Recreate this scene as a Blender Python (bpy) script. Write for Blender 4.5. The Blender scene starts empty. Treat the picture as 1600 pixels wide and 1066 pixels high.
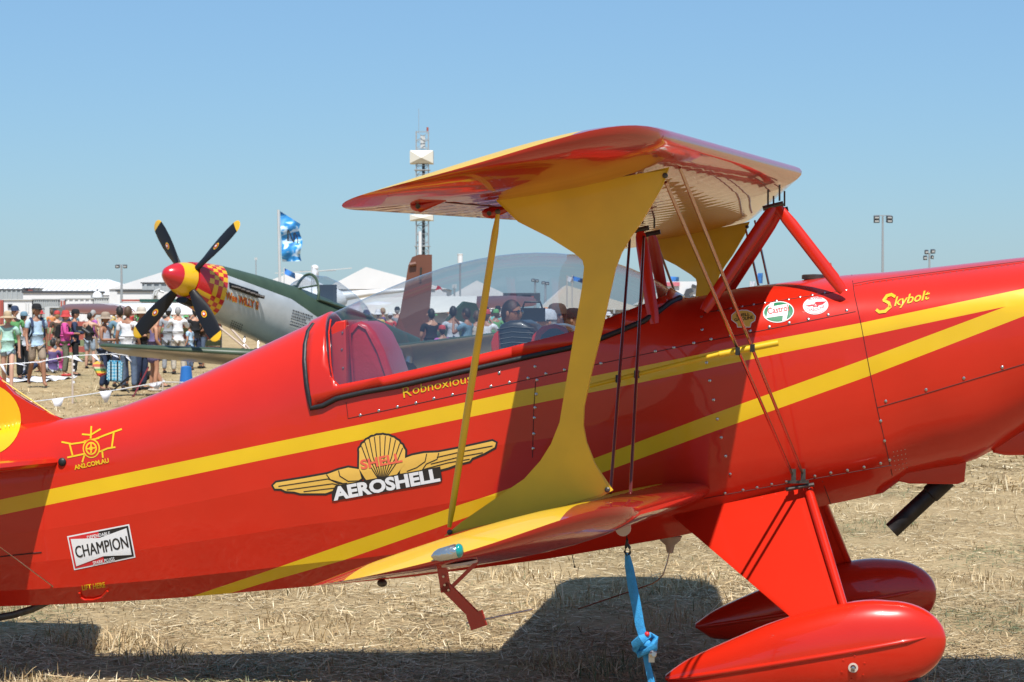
import bpy, bmesh, math, random
import numpy as np
from mathutils import Vector, Matrix
from mathutils.bvhtree import BVHTree
random.seed(7)
rng = np.random.default_rng(7)
R = math.radians
scene = bpy.context.scene
COL = scene.collection

# ------------------------------------------------------------------ camera
FPX, CAM_H = 3618.0, 1.75
PITCH = math.atan(50 / FPX)
cd = bpy.data.cameras.new('camera')
cam = bpy.data.objects.new('camera', cd)
COL.objects.link(cam)
cam.location = (0, 0, CAM_H)
cam.rotation_euler = (R(90) - PITCH, 0, 0)
cd.sensor_width = 36
cd.lens = 36 * FPX / 1600
cd.clip_end = 6000
cd.dof.use_dof = True
cd.dof.focus_distance = 10.0
cd.dof.aperture_fstop = 16
scene.camera = cam

# ------------------------------------------------------------------ sky, sun, exposure
PSI = R(9)
HV = Vector((math.cos(PSI), -math.sin(PSI), 0))       # biplane heading
RV = Vector((-math.sin(PSI), -math.cos(PSI), 0))      # its side that faces the viewer
SUN = (HV * 0.27 + RV * 1.0 + Vector((0, 0, 1.92))).normalized()
w = bpy.data.worlds.new("World")
scene.world = w
w.use_nodes = True
wn = w.node_tree
bg = wn.nodes['Background']
sky = wn.nodes.new('ShaderNodeTexSky')
sky.sky_type = 'NISHITA'
sky.sun_disc = False
sky.sun_elevation = math.asin(SUN.z)
sky.sun_rotation = math.atan2(SUN.x, SUN.y)
sky.air_density = 1.3
sky.dust_density = 0.8
sky.ozone_density = 8
sky.altitude = 1000
tint = wn.nodes.new('ShaderNodeMix'); tint.data_type = 'RGBA'; tint.blend_type = 'MULTIPLY'; tint.inputs[0].default_value = 1
tint.inputs[7].default_value = (1.20, 1.46, 1.70, 1)      # cool white balance of the clear sky
wn.links.new(sky.outputs[0], tint.inputs[6])
veil = wn.nodes.new('ShaderNodeMix'); veil.data_type = 'RGBA'; veil.inputs[0].default_value = 0.32
veil.inputs[7].default_value = (5.3, 8.6, 11.6, 1)        # even summer haze veil over the whole dome
wn.links.new(tint.outputs[2], veil.inputs[6])
wn.links.new(veil.outputs[2], bg.inputs[0])
bg.inputs[1].default_value = 0.053
sd = bpy.data.lights.new('sun', 'SUN')
sd.energy = 5.0
sd.angle = R(0.53)
sd.color = (1.0, 0.965, 0.91)
sun = bpy.data.objects.new('sun', sd)
COL.objects.link(sun)
sun.location = (0, 0, 30)
sun.rotation_euler = SUN.to_track_quat('Z', 'Y').to_euler()
scene.view_settings.view_transform = 'Standard'
scene.view_settings.look = 'None'
scene.view_settings.gamma = 1
scene.view_settings.use_curve_mapping = False
scene.view_settings.exposure = 0.40

# ------------------------------------------------------------------ helpers
def ray(px, py):
    x = (px - 800) / FPX
    y = (533 - py) / FPX
    return Vector((x, math.cos(PITCH) + y * math.sin(PITCH), -math.sin(PITCH) + y * math.cos(PITCH)))
CAMV = Vector((0, 0, CAM_H))
def W(px, py, Y):                      # photo point at a depth in metres
    d = ray(px, py)
    return CAMV + d * (Y / d.y)
def G(px, py):                         # photo point on the ground
    d = ray(px, py)
    return CAMV + d * (-CAM_H / d.z)
def lin(c):
    return tuple(((v / 255) / 12.92 if v / 255 <= 0.04045 else ((v / 255 + 0.055) / 1.055) ** 2.4) for v in c)

def setp(o, label=None, cat=None, group=None, kind=None):
    if label: o['label'] = label
    if cat: o['category'] = cat
    if group: o['group'] = group
    if kind: o['kind'] = kind
    return o
def empty(name, loc, label, cat, group=None, rz=0):
    o = bpy.data.objects.new(name, None)
    o.empty_display_size = 0.2
    COL.objects.link(o)
    o.location = loc
    o.rotation_euler = (0, 0, rz)
    return setp(o, label, cat, group)
def link(name, me, mats=None, parent=None, loc=None):
    if mats is not None:
        if not isinstance(mats, (list, tuple)): mats = [mats]
        for m in mats: me.materials.append(m)
    o = bpy.data.objects.new(name, me)
    COL.objects.link(o)
    if parent is not None: o.parent = parent
    if loc is not None: o.location = loc
    return o
def build(name, bm, mats, parent=None, smooth=True, angle=40, loc=None):
    bmesh.ops.recalc_face_normals(bm, faces=bm.faces)
    me = bpy.data.meshes.new(name)
    if smooth:
        for f in bm.faces: f.smooth = True
        a = R(angle)
        for e in bm.edges:
            if len(e.link_faces) == 2:
                if e.calc_face_angle(0) > a: e.smooth = False
    bm.to_mesh(me)
    bm.free()
    return link(name, me, mats, parent, loc)
def NB(): return bmesh.new()

def box(bm, c, s, rot=None, mi=0):
    M = Matrix.Translation(Vector(c))
    if rot is not None: M = M @ rot.to_4x4()
    vs = []
    for x in (-.5, .5):
        for y in (-.5, .5):
            for z in (-.5, .5):
                vs.append(bm.verts.new(M @ Vector((x * s[0], y * s[1], z * s[2]))))
    for q in ((0, 1, 3, 2), (4, 6, 7, 5), (0, 4, 5, 1), (2, 3, 7, 6), (0, 2, 6, 4), (1, 5, 7, 3)):
        f = bm.faces.new([vs[i] for i in q]); f.material_index = mi
    return vs
def bar(bm, a, b, wd, th, up=Vector((0, 0, 1)), mi=0):
    a = Vector(a); b = Vector(b)
    d = (b - a); L_ = d.length; d.normalize()
    s = d.cross(up)
    if s.length < 1e-4: s = d.cross(Vector((0, 1, 0)))
    s.normalize(); t = s.cross(d)
    M = Matrix((s, d, t)).transposed()
    box(bm, (a + b) / 2, (wd, L_, th), M, mi)
def loft(bm, rings, closed=True, cap=True, mi=0):
    vr = [[bm.verts.new(p) for p in r_] for r_ in rings]
    n = len(vr[0])
    for i in range(len(vr) - 1):
        for j in range(n if closed else n - 1):
            k = (j + 1) % n
            try:
                f = bm.faces.new((vr[i][j], vr[i][k], vr[i + 1][k], vr[i + 1][j])); f.material_index = mi
            except ValueError: pass
    if cap and closed:
        for r_ in (vr[0], vr[-1]):
            try:
                f = bm.faces.new(r_); f.material_index = mi
            except ValueError: pass
    return vr
def tube(bm, pts, rad, n=8, flat=1.0, up=Vector((0, 0, 1)), mi=0, cap=True):
    pts = [Vector(p) for p in pts]
    rings = []
    for i, p in enumerate(pts):
        d = (pts[min(i + 1, len(pts) - 1)] - pts[max(i - 1, 0)]).normalized()
        s = d.cross(up)
        if s.length < 1e-3: s = d.cross(Vector((0, 1, 0)))
        s.normalize(); t = s.cross(d)
        rr = rad[i] if isinstance(rad, (list, tuple)) else rad
        rings.append([p + s * (rr * math.cos(2 * math.pi * k / n) * flat) + t * (rr * math.sin(2 * math.pi * k / n)) for k in range(n)])
    return loft(bm, rings, True, cap, mi)
def lathe(bm, base, axis, prof, n=20, mi=0):
    axis = Vector(axis).normalized()
    s = axis.cross(Vector((0, 0, 1)))
    if s.length < 1e-3: s = Vector((1, 0, 0))
    s.normalize(); t = axis.cross(s)
    rings = []
    for h_, r_ in prof:
        rings.append([Vector(base) + axis * h_ + (s * math.cos(2 * math.pi * k / n) + t * math.sin(2 * math.pi * k / n)) * max(r_, 1e-4) for k in range(n)])
    return loft(bm, rings, True, True, mi)
def ball(bm, c, r_, sc=(1, 1, 1), n=12, m=8, mi=0):
    rings = []
    for i in range(1, m):
        th = math.pi * i / m
        rings.append([Vector(c) + Vector((r_ * sc[0] * math.sin(th) * math.cos(2 * math.pi * k / n), r_ * sc[1] * math.sin(th) * math.sin(2 * math.pi * k / n), r_ * sc[2] * math.cos(th))) for k in range(n)])
    vr = loft(bm, rings, True, False, mi)
    t = bm.verts.new(Vector(c) + Vector((0, 0, r_ * sc[2]))); b = bm.verts.new(Vector(c) - Vector((0, 0, r_ * sc[2])))
    for k in range(n):
        f = bm.faces.new((t, vr[0][k], vr[0][(k + 1) % n])); f.material_index = mi
        f = bm.faces.new((b, vr[-1][(k + 1) % n], vr[-1][k])); f.material_index = mi
def interp(x, pts):
    if x <= pts[0][0]:
        a, b = pts[0], pts[1]
    elif x >= pts[-1][0]:
        a, b = pts[-2], pts[-1]
    else:
        for a, b in zip(pts, pts[1:]):
            if a[0] <= x <= b[0]: break
    t = (x - a[0]) / (b[0] - a[0])
    return a[1] + (b[1] - a[1]) * t
def smoothi(x, pts):                   # monotone-ish cubic through points
    n = len(pts)
    if x <= pts[0][0] or x >= pts[-1][0]: return interp(x, pts)
    for i in range(n - 1):
        if pts[i][0] <= x <= pts[i + 1][0]: break
    x0, y0 = pts[i]; x1, y1 = pts[i + 1]
    def sl(k):
        if k == 0: return (pts[1][1] - pts[0][1]) / (pts[1][0] - pts[0][0])
        if k == n - 1: return (pts[-1][1] - pts[-2][1]) / (pts[-1][0] - pts[-2][0])
        return (pts[k + 1][1] - pts[k - 1][1]) / (pts[k + 1][0] - pts[k - 1][0])
    h_ = x1 - x0; t = (x - x0) / h_
    m0 = sl(i) * h_; m1 = sl(i + 1) * h_
    return (2*t**3-3*t*t+1)*y0 + (t**3-2*t*t+t)*m0 + (-2*t**3+3*t*t)*y1 + (t**3-t*t)*m1

# ------------------------------------------------------------------ materials
def mat(name, base, rough=.5, metal=0., coat=0., spec=.5, bump=0., bscale=20., var=0., vscale=5., coords='Object'):
    m = bpy.data.materials.new(name); m.use_nodes = True
    base = tuple(c * .83 for c in base)
    nt = m.node_tree; p = nt.nodes['Principled BSDF']
    p.inputs['Base Color'].default_value = (*base, 1)
    p.inputs['Roughness'].default_value = rough
    p.inputs['Metallic'].default_value = metal
    p.inputs['Coat Weight'].default_value = coat
    p.inputs['Coat Roughness'].default_value = .03
    p.inputs['Specular IOR Level'].default_value = spec
    if bump or var:
        tc = nt.nodes.new('ShaderNodeTexCoord')
    if bump:
        nz = nt.nodes.new('ShaderNodeTexNoise'); nz.inputs['Scale'].default_value = bscale; nz.inputs['Detail'].default_value = 2
        nt.links.new(tc.outputs[coords], nz.inputs['Vector'])
        bp = nt.nodes.new('ShaderNodeBump'); bp.inputs['Strength'].default_value = 1; bp.inputs['Distance'].default_value = bump
        nt.links.new(nz.outputs['Fac'], bp.inputs['Height'])
        nt.links.new(bp.outputs[0], p.inputs['Normal'])
        if coat: nt.links.new(bp.outputs[0], p.inputs['Coat Normal'])
    if var:
        n2 = nt.nodes.new('ShaderNodeTexNoise'); n2.inputs['Scale'].default_value = vscale; n2.inputs['Detail'].default_value = 5
        nt.links.new(tc.outputs[coords], n2.inputs['Vector'])
        mr = nt.nodes.new('ShaderNodeMapRange'); mr.inputs[1].default_value = .3; mr.inputs[2].default_value = .7
        mr.inputs[3].default_value = 1 - var; mr.inputs[4].default_value = 1 + var
        nt.links.new(n2.outputs['Fac'], mr.inputs[0])
        mx = nt.nodes.new('ShaderNodeMix'); mx.data_type = 'RGBA'; mx.blend_type = 'MULTIPLY'; mx.inputs[0].default_value = 1
        mx.inputs[6].default_value = (*base, 1)
        nt.links.new(mr.outputs[0], mx.inputs[7]); nt.links.new(mx.outputs[2], p.inputs['Base Color'])
    return m
RED = (.62, .020, .006)
YEL = (.80, .50, .010)
M = {}
M['red'] = mat('red_paint', RED, .28, coat=.55, spec=.25, bump=.0009, bscale=6, var=.05, vscale=3)
M['yellow'] = mat('yellow_paint', YEL, .30, coat=.4, spec=.35, bump=.0006, bscale=9, var=.05, vscale=4)
M['redf'] = mat('red_wing_fabric', (.42, .010, .006), .26, coat=.68, spec=.4, bump=.0007, bscale=5, var=.06, vscale=3)
M['yellowf'] = mat('yellow_wing_fabric', (.80, .49, .012), .42, coat=.3, spec=.2, bump=.0005, bscale=7, var=.05, vscale=4)
M['strutyel'] = mat('yellow_strut_paint', (.82, .51, .010), .42, coat=.2, var=.08, vscale=6)
M['black'] = mat('black_rubber', (.012, .012, .013), .5, bump=.001, bscale=60)
M['seam'] = mat('dark_joint', (.06, .006, .005), .7)
M['steel'] = mat('screw_steel', (.55, .55, .55), .3, metal=1)
M['dark_steel'] = mat('dark_steel', (.10, .09, .08), .45, metal=.7, var=.3, vscale=40)
M['wire'] = mat('bracing_wire', (.62, .48, .40), .25, metal=1)
M['vinyl_red'] = mat('red_vinyl', (.52, .010, .02), .38, coat=.2, bump=.002, bscale=40, var=.08)
M['white'] = mat('white_paint', (.82, .82, .82), .4)
M['sticker_white'] = mat('sticker_white', (.85, .85, .85), .3, coat=.4)
M['sticker_black'] = mat('sticker_black', (.012, .012, .016), .3, coat=.4)
M['sticker_red'] = mat('sticker_red', (.70, .02, .03), .3, coat=.4)
M['sticker_green'] = mat('sticker_green', (.02, .22, .10), .3, coat=.4)
M['gold'] = mat('sticker_gold', (.84, .50, .09), .35, coat=.3)
M['coral'] = mat('sticker_coral', (.85, .13, .07), .35, coat=.3)
M['exhaust'] = mat('burnt_exhaust_steel', (.045, .04, .038), .5, metal=.8, bump=.002, bscale=30, var=.5, vscale=14)
M['strap'] = mat('blue_webbing', (.03, .30, .62), .65, bump=.002, bscale=250, var=.15, vscale=60)
M['beige'] = mat('beige_fibreglass', (.62, .50, .42), .4)
M['silver'] = mat('bare_aluminium', (.68, .70, .70), .42, metal=.4, bump=.002, bscale=3, var=.12, vscale=2.5)
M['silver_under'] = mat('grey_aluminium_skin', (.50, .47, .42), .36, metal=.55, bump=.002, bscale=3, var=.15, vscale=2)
M['olive'] = mat('olive_green_paint', (.045, .075, .042), .45, var=.15, vscale=3)
M['wred'] = mat('warbird_red', (.55, .012, .016), .25, coat=.5)
M['wyel'] = mat('warbird_yellow', (.82, .46, .008), .25, coat=.5)
M['blade'] = mat('propeller_black', (.010, .010, .012), .45, coat=.08, spec=.25)
M['brown'] = mat('brown_aircraft_paint', (.17, .062, .035), .4, coat=.15, var=.08, vscale=1)
M['tent'] = mat('white_marquee_fabric', (.80, .80, .80), .6, var=.04, vscale=.5)
M['tent_cream'] = mat('cream_marquee_fabric', (.72, .69, .62), .6, var=.05, vscale=.5)
M['grey'] = mat('grey_metal_sheet', (.42, .45, .46), .5, var=.08, vscale=.8)
M['lgrey'] = mat('light_grey_sheet', (.60, .62, .62), .5, var=.05, vscale=.8)
M['dgrey'] = mat('dark_grey', (.07, .075, .085), .5)
M['brick_red'] = mat('faded_red_panel', (.42, .10, .075), .6, var=.1, vscale=1)
M['green_panel'] = mat('faded_green_panel', (.22, .26, .13), .6, var=.1, vscale=1)
M['dk_green'] = mat('dark_green_paint', (.02, .09, .07), .5)
M['mast'] = mat('galvanised_mast', (.45, .47, .48), .45, metal=.4)
M['cream'] = mat('cream_radar_housing', (.74, .70, .60), .5)
M['skin'] = mat('skin', (.50, .25, .15), .5, spec=.4)
M['skin_tan'] = mat('tanned_skin', (.36, .17, .10), .5, spec=.4)
M['skin_pale'] = mat('pale_skin', (.60, .34, .24), .5, spec=.4)
M['glasslens'] = mat('dark_lens', (.01, .01, .012), .1, coat=1)

def cloth(name, c, rough=.85):
    if name not in M: M[name] = mat(name, c, rough, spec=.2, bump=.012, bscale=14, var=.12, vscale=9)
    return M[name]
def glass_mat(name, tint, refl=1.3):
    m = bpy.data.materials.new(name); m.use_nodes = True
    nt = m.node_tree; nt.nodes.clear()
    o = nt.nodes.new('ShaderNodeOutputMaterial'); tr = nt.nodes.new('ShaderNodeBsdfTransparent'); gl = nt.nodes.new('ShaderNodeBsdfGlossy')
    tr.inputs[0].default_value = (*tint, 1); gl.inputs['Roughness'].default_value = .02
    gl.inputs[0].default_value = (1, 1, 1, 1)
    fr = nt.nodes.new('ShaderNodeLayerWeight'); fr.inputs[0].default_value = .5
    pw_ = nt.nodes.new('ShaderNodeMath'); pw_.operation = 'POWER'; pw_.inputs[1].default_value = 5
    mu = nt.nodes.new('ShaderNodeMath'); mu.operation = 'MULTIPLY_ADD'; mu.inputs[1].default_value = .96 * .8; mu.inputs[2].default_value = .045 * refl; mu.use_clamp = True
    mx = nt.nodes.new('ShaderNodeMixShader')
    tc = nt.nodes.new('ShaderNodeTexCoord'); nz = nt.nodes.new('ShaderNodeTexNoise'); nz.inputs['Scale'].default_value = 4
    bp = nt.nodes.new('ShaderNodeBump'); bp.inputs['Distance'].default_value = .0015
    nt.links.new(tc.outputs['Object'], nz.inputs[0]); nt.links.new(nz.outputs[0], bp.inputs['Height']); nt.links.new(bp.outputs[0], gl.inputs['Normal'])
    nt.links.new(fr.outputs['Facing'], pw_.inputs[0]); nt.links.new(pw_.outputs[0], mu.inputs[0]); nt.links.new(mu.outputs[0], mx.inputs[0])
    nt.links.new(tr.outputs[0], mx.inputs[1]); nt.links.new(gl.outputs[0], mx.inputs[2]); nt.links.new(mx.outputs[0], o.inputs[0])
    return m
M['glass'] = glass_mat('acrylic_glass', (.83, .86, .885), 2.8)
M['tealglass'] = mat('teal_lens', (.0, .30, .27), .08, coat=1)
M['clearglass'] = mat('clear_lens', (.55, .56, .55), .16, coat=1, metal=.85, bump=.004, bscale=60)

# ------------------------------------------------------------------ ground
def ground_material():
    m = bpy.data.materials.new('dry_field'); m.use_nodes = True
    nt = m.node_tree; p = nt.nodes['Principled BSDF']; p.inputs['Roughness'].default_value = .95; p.inputs['Specular IOR Level'].default_value = .1
    tc = nt.nodes.new('ShaderNodeTexCoord')
    def nz(s, d, st=(1, 1, 1)):
        mp = nt.nodes.new('ShaderNodeMapping'); mp.inputs['Scale'].default_value = st
        nt.links.new(tc.outputs['Object'], mp.inputs[0])
        n = nt.nodes.new('ShaderNodeTexNoise'); n.inputs['Scale'].default_value = s; n.inputs['Detail'].default_value = d
        n.inputs['Roughness'].default_value = .7
        nt.links.new(mp.outputs[0], n.inputs[0]); return n
    a = nz(14, 8); b = nz(.9, 4, (1, .5, 1)); c = nz(.12, 3, (1, .35, 1))
    cr = nt.nodes.new('ShaderNodeValToRGB')
    e = cr.color_ramp.elements
    e[0].position = .30; e[0].color = (.105, .072, .040, 1)
    e[1].position = .70; e[1].color = (.47, .36, .205, 1)
    k = e.new(.48); k.color = (.345, .252, .136, 1)
    ad = nt.nodes.new('ShaderNodeMath'); ad.operation = 'MULTIPLY_ADD'; ad.inputs[1].default_value = .45
    ad2 = nt.nodes.new('ShaderNodeMath'); ad2.operation = 'MULTIPLY'; ad2.inputs[1].default_value = .55
    nt.links.new(b.outputs[0], ad2.inputs[0]); nt.links.new(a.outputs[0], ad.inputs[0]); nt.links.new(ad2.outputs[0], ad.inputs[2])
    nt.links.new(ad.outputs[0], cr.inputs[0])
    mx = nt.nodes.new('ShaderNodeMix'); mx.data_type = 'RGBA'
    mr = nt.nodes.new('ShaderNodeMapRange'); mr.inputs[1].default_value = .5; mr.inputs[2].default_value = .7; mr.inputs[3].default_value = 0; mr.inputs[4].default_value = .35
    nt.links.new(c.outputs[0], mr.inputs[0]); nt.links.new(mr.outputs[0], mx.inputs[0])
    nt.links.new(cr.outputs[0], mx.inputs[6]); mx.inputs[7].default_value = (.19, .19, .095, 1)
    nt.links.new(mx.outputs[2], p.inputs['Base Color'])
    bp = nt.nodes.new('ShaderNodeBump'); bp.inputs['Distance'].default_value = .04; bp.inputs['Strength'].default_value = .8
    nt.links.new(a.outputs[0], bp.inputs['Height']); nt.links.new(bp.outputs[0], p.inputs['Normal'])
    return m
bm = NB()
S = 3000
vs = [bm.verts.new(v) for v in ((-S, -200, 0), (S, -200, 0), (S, S, 0), (-S, S, 0))]
bm.faces.new(vs)
setp(build('ground', bm, ground_material(), smooth=False), 'dry straw coloured airfield ground', None, None, 'structure')

def straw(name, n, y0, y1, lmul, wmul, seed, label):
    r = np.random.default_rng(seed)
    # density falls with distance
    t = r.random(n)
    Y = 1 / (1 / y0 + (1 / y1 - 1 / y0) * t)
    X = (r.random(n) - .5) * 2 * (Y * .27 + 1.2)
    # patchiness
    ph = np.sin(X * 2.1 + 1.3 * np.sin(Y * 1.7)) * np.sin(Y * 2.7 + 1.1 * np.sin(X * 1.9)) + .5 * np.sin(X * 7 + Y * 5)
    keep = r.random(n) < np.clip(.62 + .35 * ph, .12, 1)
    X, Y = X[keep], Y[keep]; ph = ph[keep]; n = len(X)
    L_ = (r.gamma(3.2, .014, n) + .012) * lmul
    az = r.random(n) * 2 * np.pi
    tf_ = np.sin(X * 3.1 + 2.0 * np.sin(Y * 1.1 + .5)) * np.sin(Y * 2.3 + 1.6 * np.sin(X * 1.3 + 2)) 
    tuft = tf_ > .55
    lying = r.random(n) < np.where(tuft, .45, .90)
    el = np.where(lying, r.random(n) * .20, .5 + r.random(n) * .95)
    L_ = np.where(lying, L_ * 1.35, L_ * np.where(tuft, 1.25, .7))
    wd = (.0013 + r.random(n) * .0017) * wmul
    dx = np.cos(az) * np.cos(el) * L_; dy = np.sin(az) * np.cos(el) * L_; dz = np.sin(el) * L_
    sx = -np.sin(az) * wd; sy = np.cos(az) * wd
    # face the blades partly upward
    sz = (r.random(n) - .5) * wd
    z0 = np.where(lying, r.random(n) * .02, 0)
    bend = np.where(lying, 0.0, r.random(n) * .5)
    V = np.zeros((n, 5, 3))
    V[:, 0] = np.stack([X - sx, Y - sy, z0 - sz], 1); V[:, 1] = np.stack([X + sx, Y + sy, z0 + sz], 1)
    mxp = np.stack([X + dx * .55, Y + dy * .55, z0 + dz * .6], 1)
    V[:, 2] = mxp - np.stack([sx, sy, sz], 1) * .8; V[:, 3] = mxp + np.stack([sx, sy, sz], 1) * .8
    V[:, 4] = np.stack([X + dx * (1 + bend), Y + dy * (1 + bend), z0 + dz * (1 - bend * .5)], 1)
    me = bpy.data.meshes.new(name)
    me.vertices.add(n * 5); me.vertices.foreach_set('co', V.reshape(-1))
    idx = np.arange(n)[:, None] * 5
    quads = (idx + np.array([[0, 1, 3, 2]])); tris = (idx + np.array([[2, 3, 4]]))
    loops = np.concatenate([quads, tris], 1).reshape(-1)
    me.loops.add(len(loops)); me.loops.foreach_set('vertex_index', loops.astype(np.int32))
    me.polygons.add(n * 2)
    st = (np.arange(n)[:, None] * 7 + np.array([[0, 4]])).reshape(-1)
    me.polygons.foreach_set('loop_start', st.astype(np.int32))
    me.polygons.foreach_set('loop_total', np.tile([4, 3], n).astype(np.int32))
    me.update()
    pal = np.array([(.60, .47, .27), (.48, .35, .18), (.78, .66, .44), (.33, .22, .11), (.17, .19, .09), (.56, .41, .22)]) * 1.04
    pr = r.random(n)
    gz = np.sin(X * 1.7 + 1.2 * np.sin(Y * .9) + 1) * np.sin(Y * 1.2 + 2.2 * np.sin(X * .8))
    gr = ((gz > .72) & (r.random(n) < .55)) | (r.random(n) < .025)
    ci = np.select([pr < .3, pr < .56, pr < .70, pr < .84], [0, 1, 2, 3], 5)
    ci[gr] = 4
    lf = .5 + .25 * np.sin(X * .9 + 2 * np.sin(Y * .6)) + .25 * np.sin(Y * 1.3 + 1.7 * np.sin(X * .7 + 1))
    c = pal[ci] * (0.55 + .45 * r.random((n, 1))) * (.82 + .3 * lf[:, None])
    ca = me.attributes.new('tint', 'FLOAT_COLOR', 'POINT')
    cc = np.ones((n, 5, 4)); cc[:, :, :3] = c[:, None, :]
    ca.data.foreach_set('color', cc.reshape(-1))
    m = bpy.data.materials.new('straw_blades'); m.use_nodes = True
    nt = m.node_tree; p = nt.nodes['Principled BSDF']; p.inputs['Roughness'].default_value = .6; p.inputs['Specular IOR Level'].default_value = .3
    at = nt.nodes.new('ShaderNodeAttribute'); at.attribute_name = 'tint'
    nt.links.new(at.outputs['Color'], p.inputs['Base Color'])
    setp(link(name, me, m), label, 'grass', None, 'stuff')
straw('dry_grass', 300000, 8.0, 22, 1.0, 1.15, 1, 'dry straw and cut stubble lying on the ground around the biplane')
straw('far_dry_grass', 90000, 22, 75, 1.5, 3.0, 2, 'dry cut grass further out on the field')

# ================================================================== BIPLANE
BO = Vector((1.3, 10.35, 0))
plane = empty('biplane', BO, 'red and yellow open air parked biplane with bubble canopy in the foreground', 'aeroplane', None, -PSI)
plane['label'] = 'glossy red biplane with yellow stripes and clear bubble canopy parked in front'
PM = Matrix.Translation(BO) @ Matrix.Rotation(-PSI, 4, 'Z')
PMI = PM.inverted()
CL = PMI @ CAMV
def DL(px, py): return (PMI.to_3x3() @ ray(px, py))
def L(px, py, v):                       # photo point on the plane at lateral distance v -> local point (x fwd, y away, z up)
    d = DL(px, py); t = (-v - CL.y) / d.y
    return CL + d * t

TOP = [(-260, 735), (-150, 700), (0, 668), (95, 655), (150, 646), (200, 632), (300, 592), (400, 546), (485, 506), (515, 492), (545, 478), (590, 458), (640, 437), (700, 416), (760, 402), (820, 395), (880, 396), (940, 405), (1000, 425), (1040, 447), (1068, 465), (1150, 451), (1230, 441), (1320, 430), (1400, 424), (1500, 413), (1600, 402), (1720, 392)]
BOT = [(-260, 952), (0, 948), (130, 943), (256, 936), (400, 924), (500, 915), (640, 902), (859, 873), (1027, 844), (1065, 837), (1200, 808), (1298, 789), (1395, 768), (1420, 742), (1511, 725), (1546, 709), (1600, 674), (1720, 610)]
WID = [(-260, .09), (0, .17), (95, .20), (200, .235), (400, .30), (600, .345), (700, .36), (1000, .375), (1320, .385), (1420, .40), (1600, .43), (1720, .44)]
SIL = [(-260, 795), (0, 762), (95, 744), (200, 716), (400, 660), (485, 637), (560, 624), (621, 606), (736, 577), (890, 556), (1000, 548), (1100, 540), (1320, 520), (1600, 490), (1720, 480)]
fus_st = []
for px in [-260, -200, -140, -80, -20, 40, 95, 120, 150, 175, 200, 250, 300, 350, 400, 440, 470, 485, 500, 515, 530, 545, 565, 590, 615, 640, 670, 700, 730, 760, 790, 820, 850, 880, 910, 940, 970, 1000, 1020, 1040, 1055, 1068, 1085, 1110, 1150, 1200, 1260, 1320, 1380, 1420, 1460, 1500, 1530, 1560, 1600, 1660, 1720]:
    wd = smoothi(px, WID)
    a = L(px, smoothi(px, TOP), 0.0)
    b = L(px, interp(px, BOT), wd * .6)
    c = L(px, smoothi(px, SIL), wd)
    fus_st.append((c.x, a.z if False else a.z, b.z, c.z, wd, px, a.x, b.x))
# tables in u
TZ = [(s[6], s[1]) for s in fus_st]; BZ = [(s[7], s[2]) for s in fus_st]; SZ = [(s[0], s[3]) for s in fus_st]; WU = [(s[0], s[4]) for s in fus_st]
PX2U = [(s[5], s[0]) for s in fus_st]
def fus_ring(u):
    zt = smoothi(u, TZ); zb = interp(u, BZ); zs = smoothi(u, SZ); wd = smoothi(u, WU)
    ucan0, ucan1 = interp(470, PX2U), interp(1085, PX2U)
    k = min(1, max(0, (u - interp(900, PX2U)) / (interp(1350, PX2U) - interp(900, PX2U))))   # rounder belly forward
    H = zs - zb
    tot = zt - zb
    fr = [0, .09, .235, .40]
    wa = [.60, .83, .945, 1.0]; wf = [.52, .80, .93, .99]
    low = []
    Hh = H / .66
    for f_, a_, b_ in zip(fr, wa, wf):
        low.append((wd * (a_ + (b_ - a_) * k), zb + Hh * f_))
    low.append((wd * 1.0, zb + Hh * .53)); low.append((wd * .992, zs))
    if k > 0:   # round the belly off
        low[0] = (low[0][0], zb + .00); 
    up = []
    n = 11
    for i in range(1, n + 1):
        th = math.pi / 2 * i / n
        pw = .86
        up.append((wd * .992 * math.cos(th) ** pw if i < n else 0, zs + (zt - zs) * math.sin(th)))
    half = [(0, zb)] + low + up          # bottom centre ... top centre
    ring = [Vector((u, -v, z)) for v, z in half] + [Vector((u, v, z)) for v, z in reversed(half[1:-1])]
    return ring
us = []
for s in fus_st: us.append(s[0])
us = sorted(us)
full = []
for a, b in zip(us, us[1:]):
    full.append(a)
    if b - a > .12: full.append((a + b) / 2)
full.append(us[-1])
bm = NB()
rings = [fus_ring(u) for u in full]
loft(bm, rings, True, True)
NR = len(rings[0])

def U2(px, py, v=None):
    if v is None: v = smoothi(px, WID)
    p = L(px, py, v); return (p.x, p.z)
def cut_line(bm, pts, rng_u=None):
    """cut the mesh along a polyline given in (u, z); verticals cuts at breakpoints keep each slice local"""
    pts = sorted(pts)
    for u, z in pts:
        bmesh.ops.bisect_plane(bm, geom=[g for g in bm.faces] + [e for e in bm.edges] + [v for v in bm.verts], plane_co=(u, 0, 0), plane_no=(1, 0, 0), dist=1e-5)
    for (u0, z0), (u1, z1) in zip(pts, pts[1:]):
        fs = [f for f in bm.faces if u0 < f.calc_center_median().x < u1]
        es = set(); vv = set()
        for f in fs:
            es.update(f.edges); vv.update(f.verts)
        n = Vector((-(z1 - z0), 0, u1 - u0)).normalized()
        bmesh.ops.bisect_plane(bm, geom=fs + list(es) + list(vv), plane_co=(u0, 0, z0), plane_no=n, dist=1e-5)

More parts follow.
